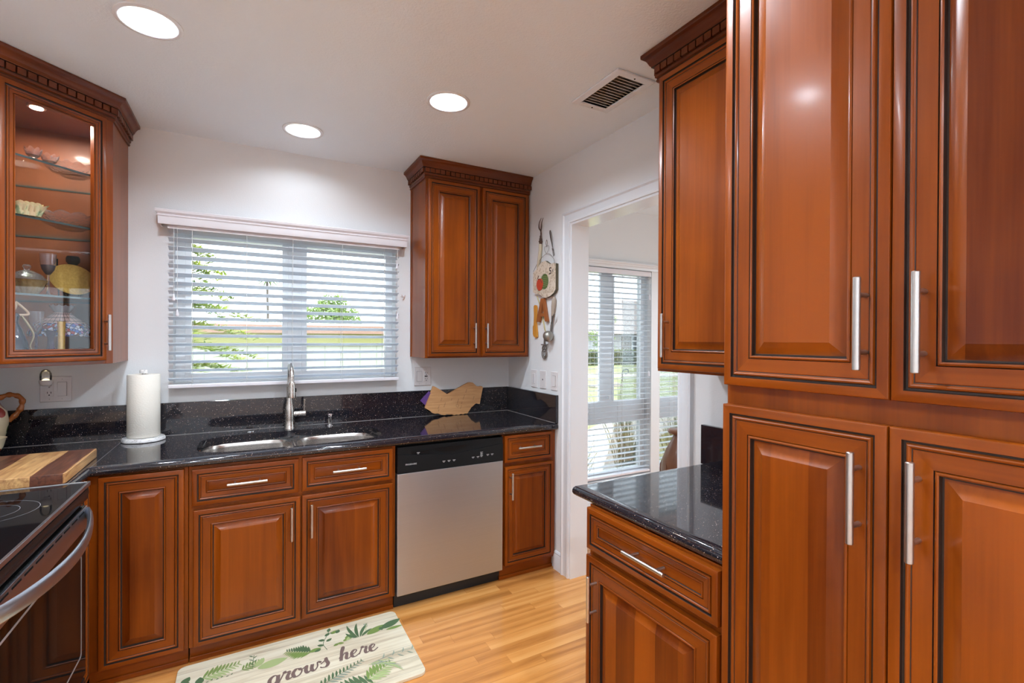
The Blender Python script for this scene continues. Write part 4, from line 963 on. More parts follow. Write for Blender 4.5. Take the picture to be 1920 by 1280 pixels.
sh = MB().openlathe([(.112, .100), (.116, .112), (.112, .128), (.098, .148), (.080, .164), (.060, .180), (.042, .194), (.032, .204), (.030, .208), (.028, .204), (.040, .190), (.078, .160), (.108, .126), (.110, .102)], (LX, LY, S0), 52).build('shade', M['leaded'], r, smooth=50)
MB().openlathe([(.022, .205), (.030, .215), (.044, .243), (.043, .243), (.028, .215), (.020, .205)], (LX, LY, S0), 48, zw=lambda a, r_, z: -.006*abs(math.sin(6*a))*(z > .23)).build('shade_crown', plain('milky_glass', (.50, .56, .62), .2), sh, smooth=50)
# dancing lady figurine
fx_, fy_ = -2.517, -.492
r = root('dancer_figurine', (fx_, fy_, S0), 'porcelain dancer figurine in dark gown with arms raised, cabinet floor left', 'figurine')
MB().lathe([(.040, 0), (.044, .02), (.040, .07), (.028, .12), (.018, .145), (.014, .155), (.017, .175), (.019, .185), (.012, .192), (0, .193)], (fx_, fy_, S0), 28, wav=lambda a, r_, z: .10*math.sin(7*a)*max(0, 1-z/.14)).build('gown', plain('dark_gown', (.008, .010, .028), .08, coat=.6), r, smooth=60)
skin = plain('pale_porcelain', (.62, .46, .30), .25, coat=.3)
bdy = MB(); bdy.lathe([(0, .190), (.006, .192), (.0055, .203), (.010, .209), (.013, .220), (.012, .231), (.006, .239), (0, .240)], (fx_, fy_, S0), 20, sx=.9)
P = Vector((fx_, fy_, S0)); du = Vector((.707, .707, 0)); df = Vector((.707, -.707, 0))
bdy.tube(catmull([P+du*.014+Vector((0, 0, .184)), P+du*.045+df*.006+Vector((0, 0, .190)), P+du*.028+df*.004+Vector((0, 0, .215)), P+du*.006+Vector((0, 0, .238))], 6), .005, 10, rs=None)
bdy.tube(catmull([P-du*.014+Vector((0, 0, .184)), P-du*.040+df*.006+Vector((0, 0, .205)), P-du*.030+df*.004+Vector((0, 0, .232)), P-du*.008+Vector((0, 0, .246))], 6), .005, 10)
bdy.build('body', skin, r, smooth=60)
pts = catmull([P+du*.016+df*.02+Vector((0, 0, .180)), P+du*.030+df*.028+Vector((0, 0, .150)), P+du*.048+df*.032+Vector((0, 0, .105)), P+du*.036+df*.034+Vector((0, 0, .060)), P+du*.046+df*.036+Vector((0, 0, .032)), P+du*.028+df*.036+Vector((0, 0, .008))], 6)
mb = MB(); mb.tube(pts, .012, 10, rs=[.011+.004*math.sin(i*.25) for i in range(len(pts)-4)]+[.009, .007, .005, .003], flat=.3); mb.build('shawl', plain('gold_shawl', (.45, .36, .20), .5), r, smooth=60)

# ------------------------------------------------------------------ things hanging on the right wall
xw_ = -.002
def fyz(u, v, d): return (d, u, v)
M['iron'] = plain('tarnished_metal', (.20, .18, .16), .4, .7); M['rust'] = plain('rusty_iron', (.09, .05, .035), .5, .5); M['antler'] = plain('cream_bone', (.62, .55, .40), .45)
r = root('carving_fork', (-.01, -.455, 2.08), 'old two-pronged carving fork with bone handle, topmost on the right wall', 'fork')
mb = MB()
for k, q in ((0, -.460), (1, -.486)):
    mb.tube(catmull([(-.012, q, 2.228-.004*k), (-.020, q+.012-.008*k, 2.195), (-.018, q+.016-.004*k, 2.165), (-.012, -.457, 2.140), (-.012, -.458, 2.110)], 5), .003, 8, rs=[.0012+.0003*i for i in range(9)]+[.004]*12)
mb.build('prongs', M['rust'], r, smooth=50)
MB().lathe([(.004, .06), (.007, .052), (.006, .044), (.010, .036), (.009, .028), (.014, .020), (.010, .012), (.009, 0)], (-.013, -.456, 2.055), 16).build('bolster', M['rust'], r, smooth=50)
MB().tube(catmull([(-.013, -.456, 2.058), (-.013, -.452, 2.01), (-.012, -.440, 1.960), (-.010, -.418, 1.915), (-.008, -.402, 1.895)], 5), .01, 14, rs=[.0115]*6+[.012]*6+[.0105, .0095, .0085, .0075, .006, .005, .004, .003, .002]).build('handle', M['antler'], r, smooth=60)
r = root('small_fork', (-.006, -.59, 2.04), 'small tarnished fork hanging prongs down, beside the carving fork', 'fork')
MB().tube([(xw_-.004, -.556, 2.128), (xw_-.004, -.560, 2.115), (xw_-.005, -.570, 2.085), (xw_-.005, -.583, 2.040), (xw_-.005, -.590, 2.012)], .01, 12, rs=[.006, .010, .0105, .0065, .0035], flat=.3).build('handle', M['iron'], r, smooth=60)
mb = MB(); mb.prism([(-.583, 2.012), (-.599, 2.006), (-.604, 1.992), (-.588, 1.996)], fyz, -.009, -.006)
for k in range(3): mb.tube([(-.0075, -.590-.0055*k, 1.998), (-.0075, -.5995-.0065*k, 1.955+.003*k)], .0013, 6)
mb.build('prongs', M['iron'], r)
# plaque
pq = [(-.383, 1.876), (-.400, 1.886), (-.432, 1.900), (-.455, 1.918), (-.490, 1.935), (-.530, 1.938), (-.565, 1.918), (-.590, 1.908), (-.625, 1.912), (-.650, 1.905), (-.650, 1.745), (-.630, 1.725), (-.590, 1.708), (-.540, 1.700), (-.500, 1.708), (-.470, 1.725), (-.430, 1.732), (-.383, 1.748)]
r = root('fruit_plaque', (-.01, -.515, 1.81), 'cream painted plaque of apple and melon hanging from a wire', 'wall plaque')
t = NT('cream_plaque'); pqm = t.pbr(t.ramp(noise(t, t.coords('Object'), 60, 4), [(.36, (.50, .38, .26)), (.5, (.72, .62, .50))]), .5)
mb = MB(); mb.prism(pq, fyz, -.004, -.024, 0, 1); pb = mb.build('board', [pqm, plain('plaque_edge', (.10, .085, .05), .6)], r)
mb = MB(); cs = catmull([(-.027, -.390, 1.884), (-.020, -.420, 1.925), (-.014, -.470, 1.965), (-.010, -.520, 1.984), (-.014, -.570, 1.975), (-.020, -.620, 1.940), (-.027, -.642, 1.900)], 6)
mb.tube(cs, .0013, 6); mb.tube(catmull([(-.010, -.520, 1.984), (-.010, -.497, 2.015), (-.010, -.505, 2.035), (-.010, -.523, 2.030), (-.010, -.545, 2.035), (-.010, -.548, 2.015), (-.010, -.522, 1.984)], 5), .0012, 6)
mb.tube(catmull([(-.008, -.523, 2.030), (-.008, -.512, 2.052), (-.008, -.520, 2.075), (-.008, -.530, 2.055), (-.008, -.523, 2.034)], 5), .0014, 6); mb.build('wire_hanger', M['iron'], r, smooth=60)
tri = lambda c, rx_, ry_, n=24, f=None: [(c[0]+rx_*math.cos(2*PI*k/n)*(f(k) if f else 1), c[1]+ry_*math.sin(2*PI*k/n)*(f(k) if f else 1)) for k in range(n)]
MB().prism(tri((-.525, 1.805), .045, .050), fyz, -.0242, -.0256).build('melon_picture', plain('melon_green', (.10, .15, .05), .5), pb)
mb = MB()
for k in range(6): mb.prism([(-.483-.002*k, 1.770+.013*k), (-.562, 1.778+.011*k), (-.562, 1.780+.011*k), (-.483, 1.773+.013*k)], fyz, -.0256, -.0260)
mb.build('melon_stripes', plain('melon_stripe', (.30, .34, .14), .5), pb)
MB().prism(tri((-.470, 1.792), .040, .040, 24, lambda k: 1-.10*(k == 6)), fyz, -.0262, -.0275).build('apple_picture', plain('apple_red', (.55, .07, .035), .45), pb)
MB().tube([(-.0285, -.500, 1.800), (-.0285, -.475, 1.826), (-.0285, -.445, 1.828), (-.0285, -.460, 1.850)], .002, 6).build('stem_picture', plain('stem_brown', (.12, .05, .03), .6), pb)
mb = MB(); rg = random.Random(4)
for k in range(14):
    cy = rg.uniform(-.635, -.40); cz = rg.uniform(1.735, 1.775) if k < 10 else rg.uniform(1.78, 1.85)
    if k >= 10: cy = rg.uniform(-.635, -.59)
    ringv = [(-.0248, cy+q*math.cos(2*PI*j/12), cz+q*math.sin(2*PI*j/12)) for q in (.008, .0105) for j in range(12)]
    mb.add(ringv, [(j, (j+1) % 12, 12+(j+1) % 12, 12+j) for j in range(12)])
mb.build('vine_scrolls', plain('scroll_tan', (.46, .36, .22), .6), pb)
RZY = Matrix.Rotation(-PI/2, 4, 'Z') @ Matrix.Rotation(PI/2, 4, 'X')
text('5', .062, (-.0246, -.590, 1.845), RZY, M['slot'], pb)
text('¢', .032, (-.0246, -.620, 1.858), RZY, M['slot'], pb)
# letter A
Af = lambda u, v, d: (d, -.483-u, 1.548+v)
r = root('letter_a', (-.01, -.483, 1.62), 'brown wooden letter A on the right wall under the plaque', 'wall letter')
ao = [(-.066, 0), (-.028, 0), (-.018, .034), (.030, .034), (.040, 0), (.070, 0), (.026, .152), (-.014, .152)]
MB().plate(ao, [[(-.010, .056), (.006, .122), (.023, .056)][::-1]], Af, -.004, -.020).build('letter', M['crown'] if False else wood('letter_wood', 'z', light=(.42, .15, .05), dark=(.26, .08, .025), speck=False), r, bevel=.001)
single(MB().tube([(-.003-.002, -.402, 1.722), (-.005, -.440, 1.66), (-.005, -.500, 1.50), (-.005, -.522, 1.462)], .004, 8, rs=[.004, .0045, .0045, .002]), 'thin_stick', plain('pale_bamboo', (.52, .44, .22), .5), (-.005, -.46, 1.59), 'thin pale stick hung slanting behind the letter A', 'stick', smooth=60)
# orange stick
ok_ = [(-.372, 1.655), (-.384, 1.664), (-.404, 1.660), (-.412, 1.645), (-.408, 1.590), (-.404, 1.540), (-.412, 1.505), (-.418, 1.480), (-.419, 1.448), (-.408, 1.452), (-.400, 1.443), (-.372, 1.455), (-.364, 1.470), (-.362, 1.520), (-.372, 1.530), (-.376, 1.590)]
single(MB().prism(ok_, fyz, -.003, -.014), 'wooden_stick', wood('orange_wood', 'z', light=(.66, .30, .05), dark=(.48, .18, .03), speck=False), (-.008, -.39, 1.55), 'orange notched wooden stick hung left of the letter A', 'stick', bevel=.002)
# ice cream scoop
r = root('ice_cream_scoop', (-.02, -.60, 1.56), 'old metal scoop with pale wooden handle, right of the letter A', 'scoop')
MB().tube([(-.014, -.622, 1.700), (-.014, -.621, 1.694), (-.014, -.620, 1.680), (-.014, -.614, 1.640), (-.014, -.607, 1.600), (-.014, -.604, 1.584)], .01, 16, rs=[.005, .010, .015, .0155, .011, .010]).build('handle', plain('worn_wood_handle', (.40, .32, .25), .6), r, smooth=60)
MB().tube([(-.014, -.604, 1.588), (-.014, -.600, 1.550), (-.014, -.592, 1.520), (-.016, -.588, 1.480)], .006, 10, rs=[.0085, .006, .008, .006]).build('shank', M['iron'], r, smooth=60)
MB().tube([(-.018, -.594, 1.535), (-.026, -.622, 1.560), (-.030, -.648, 1.590)], .004, 10, rs=[.004, .0035, .006]).build('thumb_lever', M['iron'], r, smooth=60)
MB().lathe([(0, -.034), (.015, -.031), (.027, -.020), (.034, -.004), (.033, .014), (.024, .028), (.010, .035), (0, .036)], (-.034, -.585, 1.452), 24).build('scoop_bowl', plain('dull_pewter', (.36, .34, .30), .38, .8), r, smooth=60)
# ornate pastry stamp
r = root('cast_iron_trivet', (-.01, -.50, 1.38), 'small cast iron openwork trivet hung under the letter A', 'trivet')
mb = MB(); mb.box(-.012, -.004, -.506, -.498, 1.400, 1.452); mb.box(-.014, -.003, -.536, -.468, 1.396, 1.403)
def hoop(cy, cz, ry_, rz_, th=.0028, n=20): mb.tube([(-.009, cy+ry_*math.cos(2*PI*k/n), cz+rz_*math.sin(2*PI*k/n)) for k in range(n+1)], th, 6, caps=False)
hoop(-.502, 1.374, .026, .022); hoop(-.502, 1.340, .031, .032); hoop(-.513, 1.376, .009, .012, .002); hoop(-.491, 1.376, .009, .012, .002)
hoop(-.502, 1.338, .018, .019, .0022); hoop(-.502, 1.330, .008, .009, .002)
for k in (-1, 1): mb.tube([(-.009, -.502+k*.030, 1.345), (-.009, -.502+k*.012, 1.318), (-.009, -.502, 1.309)], .0025, 6)
mb.build('casting', plain('mottled_iron', (.22, .19, .17), .5, .5), r, smooth=60)

# ------------------------------------------------------------------ floor mat
MX0, MX1, MY0, MY1 = -1.955, -1.022, -1.170, -.640
t = NT('mat_whitewash'); tc = t.n('TexCoord'); sx = t.n('SeparateXYZ'); t.l(tc.outputs['Object'], sx.inputs[0])
fy = t.mth('FRACT', t.mth('DIVIDE', t.mth('ADD', sx.outputs[1], 1.2), .088)); ln = t.mth('LESS_THAN', fy, .03)
bn = t.n('TexWhiteNoise', noise_dimensions='1D'); t.l(t.mth('FLOOR', t.mth('DIVIDE', t.mth('ADD', sx.outputs[1], 1.2), .088)), bn.inputs['W'])
g = noise(t, t.coords('Object', (3, 40, 1)), 1, 4, .5)
c = t.ramp(t.mth('ADD', t.mth('MULTIPLY', g, .8), t.mth('MULTIPLY', bn.outputs[0], .2)), [(.30, (.46, .38, .26)), (.5, (.68, .60, .44)), (.7, (.76, .70, .54))])
c = t.mix(t.mth('MULTIPLY', ln, .5), c, (.30, .25, .20))
matm = t.pbr(c, .45, bump=g, bstr=.05)
r = root('kitchen_mat', ((MX0+MX1)/2, (MY0+MY1)/2, 0), 'cream cushioned floor mat printed with green leaves before the sink cabinet', 'floor mat')
mb = MB(); mb.prism(rrect(MX0, MX1, MY0, MY1, .030, 6), fn_xy, .001, .013); mp = mb.build('pad', matm, r, bevel=.004, smooth=40)
ZP = .0134
LEAFC = {'a': plain('print_leaf_dark', (.085, .150, .070), .5), 'b': plain('print_leaf_mid', (.19, .28, .075), .5), 'c': plain('print_leaf_light', (.38, .46, .20), .5), 's': plain('print_sage', (.26, .31, .24), .5)}
LK = list(LEAFC); zc = [0]
cur = [MB()]
class _A:
    def __init__(s, i): s.i = i
    def add(s, vs, fs): cur[0].add(vs, fs, s.i)
acc = {k: _A(i) for i, k in enumerate(LK)}
def motif(nm):
    if cur[0].v: cur[0].build(nm, [LEAFC[k] for k in LK], mp, fix=False)
    cur[0] = MB()
def leaf(kx, x, y, L, w_, ang, bend=0.0):
    """flat leaf with its base at x,y pointing along ang (degrees)"""
    a = math.radians(ang); zc[0] += 1; z = ZP+zc[0]*.0000045; n = 8; lf = []; rg_ = []
    for k in range(n+1):
        q = k/n; aa = a+bend*q; cx = x+math.cos(a+bend*q*.5)*L*q; cy = y+math.sin(a+bend*q*.5)*L*q
        hw = w_*math.sin(PI*min(1, q*.97+.03))**.8*(1-.25*q); lf.append((cx-math.sin(aa)*hw, cy+math.cos(aa)*hw, z)); rg_.append((cx+math.sin(aa)*hw, cy-math.cos(aa)*hw, z))
    vs = lf+rg_[::-1]; m_ = len(vs); acc[kx].add(vs, [(k, k+1, m_-2-k, m_-1-k) for k in range(n)])
def stem(kx, pts, w_=.0012):
    p = catmull([(*q, 0) for q in pts], 5); zc[0] += 1; z = ZP+zc[0]*.0000045; vs = []
    for i, q in enumerate(p):
        d = (p[min(i+1, len(p)-1)]-p[max(i-1, 0)]).normalized(); vs += [(q.x-d.y*w_, q.y+d.x*w_, z), (q.x+d.y*w_, q.y-d.x*w_, z)]
    acc[kx].add(vs, [(2*i, 2*i+1, 2*i+3, 2*i+2) for i in range(len(p)-1)])
def fern(kx, x, y, ang, L, w_, n=9, k2=None):
    a = math.radians(ang); stem(kx, [(x, y), (x+math.cos(a)*L*.5, y+math.sin(a)*L*.5), (x+math.cos(a)*L, y+math.sin(a)*L)])
    for k in range(n):
        q = (k+.5)/n; cx, cy = x+math.cos(a)*L*q, y+math.sin(a)*L*q; l = w_*(1-.65*abs(q-.25)/.75)
        leaf(kx, cx, cy, l, l*.13, ang+48, .3); leaf(k2 or kx, cx, cy, l, l*.13, ang-48, -.3)
fern('b', -1.865, -.765, 14, .145, .062, 9, 'c'); motif('fern_print')
fern('b', -1.72, -.785, 22, .09, .04, 7); motif('fern_print')
leaf('c', -1.655, -.805, .12, .030, 8); leaf('c', -1.66, -.79, .06, .018, 60); motif('leaf_print')
for q in range(5): leaf('a', -1.672, -.765+q*.014, .022, .003, 40 if q % 2 else 140)
stem('a', [(-1.675, -.790), (-1.672, -.74), (-1.668, -.700)]); motif('sprig_print')
fern('b', -1.440, -.800, 150, .115, .060, 10, 'a'); leaf('b', -1.45, -.795, .055, .014, 10); motif('fern_print')
stem('a', [(-1.375, -.815), (-1.385, -.76), (-1.36, -.70), (-1.345, -.665)])
for x, y, a in ((-1.385, -.775, 150), (-1.375, -.735, 160), (-1.37, -.705, 40), (-1.352, -.675, 70), (-1.37, -.75, 30), (-1.40, -.795, 200), (-1.345, -.69, -10)): leaf('a', x, y, .030, .010, a)
leaf('b', -1.34, -.700, .034, .012, 35); leaf('a', -1.318, -.705, .03, .012, 60); motif('sprig_print')
for x, y, a in ((-1.345, -.80, 20), (-1.325, -.79, -20), (-1.30, -.785, 30), (-1.285, -.775, 70)): leaf('b', x, y, .028, .009, a)
leaf('c', -1.285, -.785, .045, .012, 40); leaf('b', -1.265, -.78, .045, .010, 80); motif('leaf_print')
for x, a, l in ((-1.235, 118, .125), (-1.230, 98, .12), (-1.222, 75, .11), (-1.24, 140, .07), (-1.215, 50, .07)): leaf('a', x, -.785, l, .009, a, -.5)
motif('blade_leaf_print')
for k in range(8): leaf('s', -1.185+.005*(k % 3), -.72+.010*(k//2), .008, .003, 40*k)
stem('c', [(-1.19, -.755), (-1.183, -.72), (-1.175, -.69)]); motif('bud_print')
leaf('b', -1.190, -.785, .105, .024, 24); leaf('a', -1.118, -.782, .030, .012, 100); leaf('a', -1.120, -.770, .115, .026, 22); leaf('b', -1.10, -.79, .08, .012, 2); motif('leaf_print')
for x, y, a in ((-1.915, -.800, 95), (-1.868, -.800, 90), (-1.93, -.77, 60)): leaf('a', x, y, .048, .018, a); motif('leaf_print')
for k in range(6): leaf('a', -1.845+.018*k, -.800+.003*(k % 2), .012, .003, 20+40*(k % 2))
motif('leaf_print')
fern('b', -1.23, -1.13, 168, .18, .080, 9, 'a'); motif('fern_print')
fern('b', -1.26, -1.10, 28, .135, .070, 8, 'c'); motif('fern_print')
fern('a', -1.44, -1.05, 24, .21, .045, 12, 's'); motif('fern_print')
for k in range(7): leaf('s' if k % 2 else 'c', -1.235+.012*k, -1.01-.004*k, .10, .004, 8-9*k, -.3)
motif('grass_print')
stem('s', [(-1.22, -1.005), (-1.13, -.985), (-1.03, -.985)])
for k in range(8): leaf('s', -1.19+.022*k, -.995, .036, .0035, (55 if k % 2 else -60), .4)
motif('twig_print')
for k in range(5): leaf('a', -1.40-.03*k, -1.10-.012*k, .09, .012, 175+14*(k-2), .3)
motif('leaf_print')
fern('c', -1.55, -1.12, 175, .20, .055, 9, 'b'); leaf('b', -1.78, -1.12, .10, .024, 160); motif('fern_print')
# script lettering, drawn as brush strokes
INK = plain('brown_script_ink', (.17, .115, .10), .5)
GL = {
 'g': ([[(.62, .82), (.40, 1.0), (.12, .75), (.10, .25), (.38, .02), (.60, .35), (.66, .95)], [(.66, .95), (.66, .2), (.60, -.55), (.30, -.95), (-.05, -.65), (.25, -.30), (.85, .05)]], .85),
 'r': ([[(-.05, .1), (.15, .75), (.22, 1.12), (.30, .92), (.55, .95), (.62, .80)], [(.62, .80), (.50, .35), (.62, .02), (.90, .20)]], .85),
 'o': ([[(.55, .88), (.25, .95), (.05, .50), (.22, .03), (.55, .12), (.70, .55), (.52, .92), (.62, .70), (.95, .82)]], .92),
 'w': ([[(-.05, .80), (.10, .92), (.08, .35), (.25, .02), (.48, .35), (.55, .90)], [(.55, .90), (.52, .30), (.72, .02), (.95, .40), (.95, .95), (1.25, .80)]], 1.15),
 's': ([[(.05, .55), (.35, .85), (.42, 1.15), (.50, .75), (.62, .35), (.45, .02), (.12, .08), (.02, .22)]], .72),
 'h': ([[(-.10, .35), (.20, 1.2), (.32, 1.75), (.22, 1.90), (.12, 1.4), (.08, .6), (.05, 0)], [(.05, 0), (.20, .65), (.42, .95), (.55, .75), (.50, .2), (.65, .0), (.90, .2)]], .88),
 'e': ([[(.0, .30), (.35, .52), (.52, .80), (.35, 1.0), (.10, .70), (.12, .18), (.38, .0), (.80, .28)]], .78)}
lm = MB()
def word(wd, x, y, s, ang=0, zoff=.0007):
    ca, sa = math.cos(ang), math.sin(ang); cx = 0
    for ch in wd:
        strokes, adv = GL[ch]
        for st_ in strokes:
            P_ = catmull([((cx+u+.18*v)*s, v*s, 0) for u, v in st_], 7); vs = []
            for i, q in enumerate(P_):
                d = (P_[min(i+1, len(P_)-1)]-P_[max(i-1, 0)]).normalized(); hw = s*(.060+.085*max(0, -d.y)**1.0)
                for sg in (1, -1): px_, py_ = q.x-d.y*hw*sg, q.y+d.x*hw*sg; vs.append((x+px_*ca-py_*sa, y+px_*sa+py_*ca, ZP+zoff+i*1e-6))
            lm.add(vs, [(2*i, 2*i+1, 2*i+3, 2*i+2) for i in range(len(P_)-1)])
        cx += adv
word('grows', -1.622, -.945, .0535, .05); lm.build('lettering', INK, mp, fix=False)
lm = MB(); word('here', -1.335, -.924, .0500, .02); lm.build('lettering', INK, mp, fix=False)

# ------------------------------------------------------------------ dining room furniture seen through the doorway
t = wood('carved_walnut', 'z', light=(.16, .065, .030), dark=(.08, .028, .012), rough=.4, speck=False)
CX_, CY_ = .855, -.855
r = root('carved_pedestal', (CX_, CY_, 0), 'carved brown wooden pedestal with flat moulded top, beyond the doorway', 'pedestal')
MB().lathe([(.13, 0), (.135, .02), (.12, .04), (.07, .06), (.05, .12), (.055, .20), (.075, .30), (.105, .40), (.125, .50), (.130, .57), (.122, .63), (.100, .69), (.076, .735), (.058, .770), (.050, .795), (.050, .800)], (CX_, CY_, 0), 48).build('vase_column', t, r, smooth=60)
mb = MB(); mb.lathe([(.050, .798), (.060, .803), (.078, .808), (.086, .816), (.088, .826), (.084, .832), (.080, .834), (0, .835)], (CX_, CY_, 0), 48); mb.build('top', t, r, smooth=40)
mb = MB()
for k in range(8):
    a0 = 2*PI*k/8+.3; pts = []
    for q in range(12):
        f = q/11; z = .45+.22*f; rr_ = .128+.001 if z < .6 else .128-(z-.6)*.55; aa = a0+.45*math.sin(PI*f)
        pts.append((CX_+(rr_+.001)*math.cos(aa), CY_+(rr_+.001)*math.sin(aa), z))
    mb.tube(pts, .006, 8, rs=[.002]+[.006]*10+[.002])
mb.build('carving', t, r, smooth=60)

# ------------------------------------------------------------------ outdoors
GZ = -.15
t = NT('lawn_grass'); v = t.coords('Object'); M['lawn'] = t.pbr(t.ramp(noise(t, v, 3.5, 6), [(.3, (.15, .18, .07)), (.55, (.22, .23, .11)), (.75, (.30, .28, .16))]), .9, bump=noise(t, v, 60, 3), bstr=.6, bdist=.02, spec=.1)
M['concrete'] = plain('concrete', (.36, .33, .29), .85)
struct(MB().box(-25, 60, .17, 70, GZ-.1, GZ).build('ground', M['lawn']), 'sunlit lawn outside')
for pts_, hh in (([(1.5, 2.3), (2.7, 1.7), (9.0, 5.4), (8.2, 6.6)], .012), ([(7.6, 13.4), (30, 9.4), (30, 10.6), (7.8, 14.8)], .014), ([(12, 21.4), (34, 19.4), (34, 21.8), (12, 23.8)], .02)):
    mb = MB(); mb.prism(pts_, fn_xy, GZ, GZ+hh); struct(mb.build('path', M['concrete']), 'pale concrete walk across the lawn')
struct(MB().box(-9, 3.0, .17, 5.9, GZ, GZ+.02).build('patio', M['concrete']), 'pale concrete side yard outside the kitchen window')
# neighbour's white outbuilding
t = NT('cream_siding'); tc = t.n('TexCoord'); sx = t.n('SeparateXYZ'); t.l(tc.outputs['Object'], sx.inputs[0])
ln = t.mth('LESS_THAN', t.mth('FRACT', t.mth('MULTIPLY', sx.outputs[0], 3.3)), .05)
siding = t.pbr(t.mix(ln, (.30, .31, .25), (.20, .21, .16)), .7)
r = root('white_outbuilding', (-2, 7.5, GZ), 'low cream-sided outbuilding with pink fascia outside the kitchen window', 'building')
MB().box(-8, 3.2, 6.0, 9.0, GZ, 1.52).build('wall', siding, r)
MB().box(-8.2, 3.4, 5.895, 5.925, 1.52, 1.66).build('fascia', plain('pink_fascia', (.24, .14, .10), .6), r)
mb = MB(); mb.add([(-8.2, 5.93, 1.66), (3.4, 5.93, 1.66), (3.4, 9.3, 1.80), (-8.2, 9.3, 1.80), (-8.2, 5.93, 1.53), (3.4, 5.93, 1.53), (3.4, 9.3, 1.52), (-8.2, 9.3, 1.52)], [(0, 1, 2, 3), (4, 5, 6, 7), (0, 1, 5, 4), (1, 2, 6, 5), (2, 3, 7, 6), (3, 0, 4, 7)])
mb.build('roof', plain('pale_roof', (.40, .37, .36), .8), r)
mb = MB(); mb.box(-8, 3.2, 5.975, 6.0, 1.30, 1.52); mb.build('trim_band', plain('yellow_trim', (.24, .23, .08), .7), r)
# far gable beyond it
r = root('gabled_house', (1.3, 20, GZ), 'small grey gabled roof far beyond the outbuilding', 'building')
mb = MB(); mb.prism([(-2.4, 1.5), (2.6, 1.5), (.1, 2.35)], lambda u, v, d: (u+1.9, d, v), 20, 26); mb.build('roof', plain('grey_roof', (.16, .15, .15), .8), r)
MB().box(-.2, 4.2, 20.3, 25.8, GZ, 1.5).build('wall', siding, r)
# foliage
def leaves(mb, cx, cy, cz, rx_, ry_, rz_, n, s, rg, flat=False):
    for _ in range(n):
        while True:
            u, v_, w__ = rg.uniform(-1, 1), rg.uniform(-1, 1), rg.uniform(-1, 1)
            if u*u+v_*v_+w__*w__ < 1: break
        d = Vector((rg.uniform(-1, 1), rg.uniform(-1, 1), rg.uniform(-1, 1))).normalized(); e = d.orthogonal().normalized()
        p = Vector((cx+u*rx_, cy+v_*ry_, cz+w__*rz_)); l = s*rg.uniform(.6, 1.3)
        mb.add([p-d*l, p+e*l*.35, p+d*l, p-e*l*.35], [(0, 1, 2, 3)])
def leafmat(name, a, b):
    t = NT(name); p = t.n('BsdfPrincipled'); p.inputs['Roughness'].default_value = .6; tr = t.n('BsdfTranslucent'); mx = t.n('MixShader'); mx.inputs[0].default_value = .35
    c = t.ramp(noise(t, t.coords('Object'), 4, 2), [(.35, a), (.65, b)]); t.l(c, p.inputs['Base Color']); t.l(c, tr.inputs[0]); t.l(p.outputs[0], mx.inputs[1]); t.l(tr.outputs[0], mx.inputs[2]); t.l(mx.outputs[0], t.out.inputs[0]); return t.m
M['pine'] = leafmat('conifer_needles', (.11, .19, .02), (.36, .40, .06)); M['leafg'] = leafmat('tree_leaves', (.08, .14, .025), (.24, .32, .07)); M['hedge'] = leafmat('hedge_leaves', (.04, .065, .018), (.19, .21, .06))
M['bark'] = plain('bark', (.08, .06, .045), .8)
rg = random.Random(11)
TX, TY = -2.56, 2.6
r = root('conifer', (TX, TY, GZ), 'feathery yellow-green conifer close outside the kitchen window', 'tree')
MB().tube([(TX, TY, GZ), (TX, TY, 1.4), (TX+.02, TY, 2.9)], .05, 10, rs=[.07, .05, .012]).build('trunk', M['bark'], r, smooth=60)
mb = MB()
for lv in range(11):
    z0 = .55+lv*.20; Lb = .92-(.12*(lv-6) if lv > 6 else 0)
    nb = 9
    for b in range(nb):
        a = 2*PI*b/nb+lv*.37+rg.uniform(-.1, .1); L = Lb*rg.uniform(.85, 1.1); prev = None
        for k in range(22):
            f = (k+1)/22; p = Vector((TX+math.cos(a)*L*f, TY+math.sin(a)*L*f, z0+.16*f-.28*f*f))
            for sgn in (-1, 1):
                for j in range(4):
                    d = Vector((math.cos(a+sgn*(.7+.3*j)), math.sin(a+sgn*(.7+.3*j)), rg.uniform(-.15, .35))).normalized(); l = (.15*(1-f*.55)+.03)*rg.uniform(.7, 1.2)
                    sd = d.cross(Vector((rg.uniform(-.4, .4), rg.uniform(-.4, .4), 1))).normalized()*.012
                    q = p+Vector((rg.uniform(-.02, .02), rg.uniform(-.02, .02), rg.uniform(-.015, .015)))
                    mb.add([q-sd, q+sd, q+d*l+sd*.3, q+d*l-sd*.3], [(0, 1, 2, 3)])
mb.build('foliage', M['pine'], r, fix=False)
# round tree beyond the outbuilding
r = root('round_tree', (-.6, 12.5, GZ), 'rounded green tree rising behind the white outbuilding', 'tree')
MB().tube([(-.35+.9, 12.5, GZ), (.55, 12.5, 1.8)], .12, 8).build('trunk', M['bark'], r)
mb = MB(); leaves(mb, .55, 12.5, 2.0, .95, .8, .55, 1500, .09, rg); leaves(mb, .60, 12.5, 2.45, .45, .4, .35, 500, .08, rg); mb.build('foliage', M['leafg'], r, fix=False)
r = root('small_tree', (-1.15, 14, GZ), 'low distant shrub left of the rounded tree', 'tree')
MB().tube([(-1.15, 14, GZ), (-1.15, 14, 1.7)], .08, 8).build('trunk', M['bark'], r)
mb = MB(); leaves(mb, -1.15, 14, 1.75, .9, .5, .25, 500, .09, rg); mb.build('foliage', M['leafg'], r, fix=False)
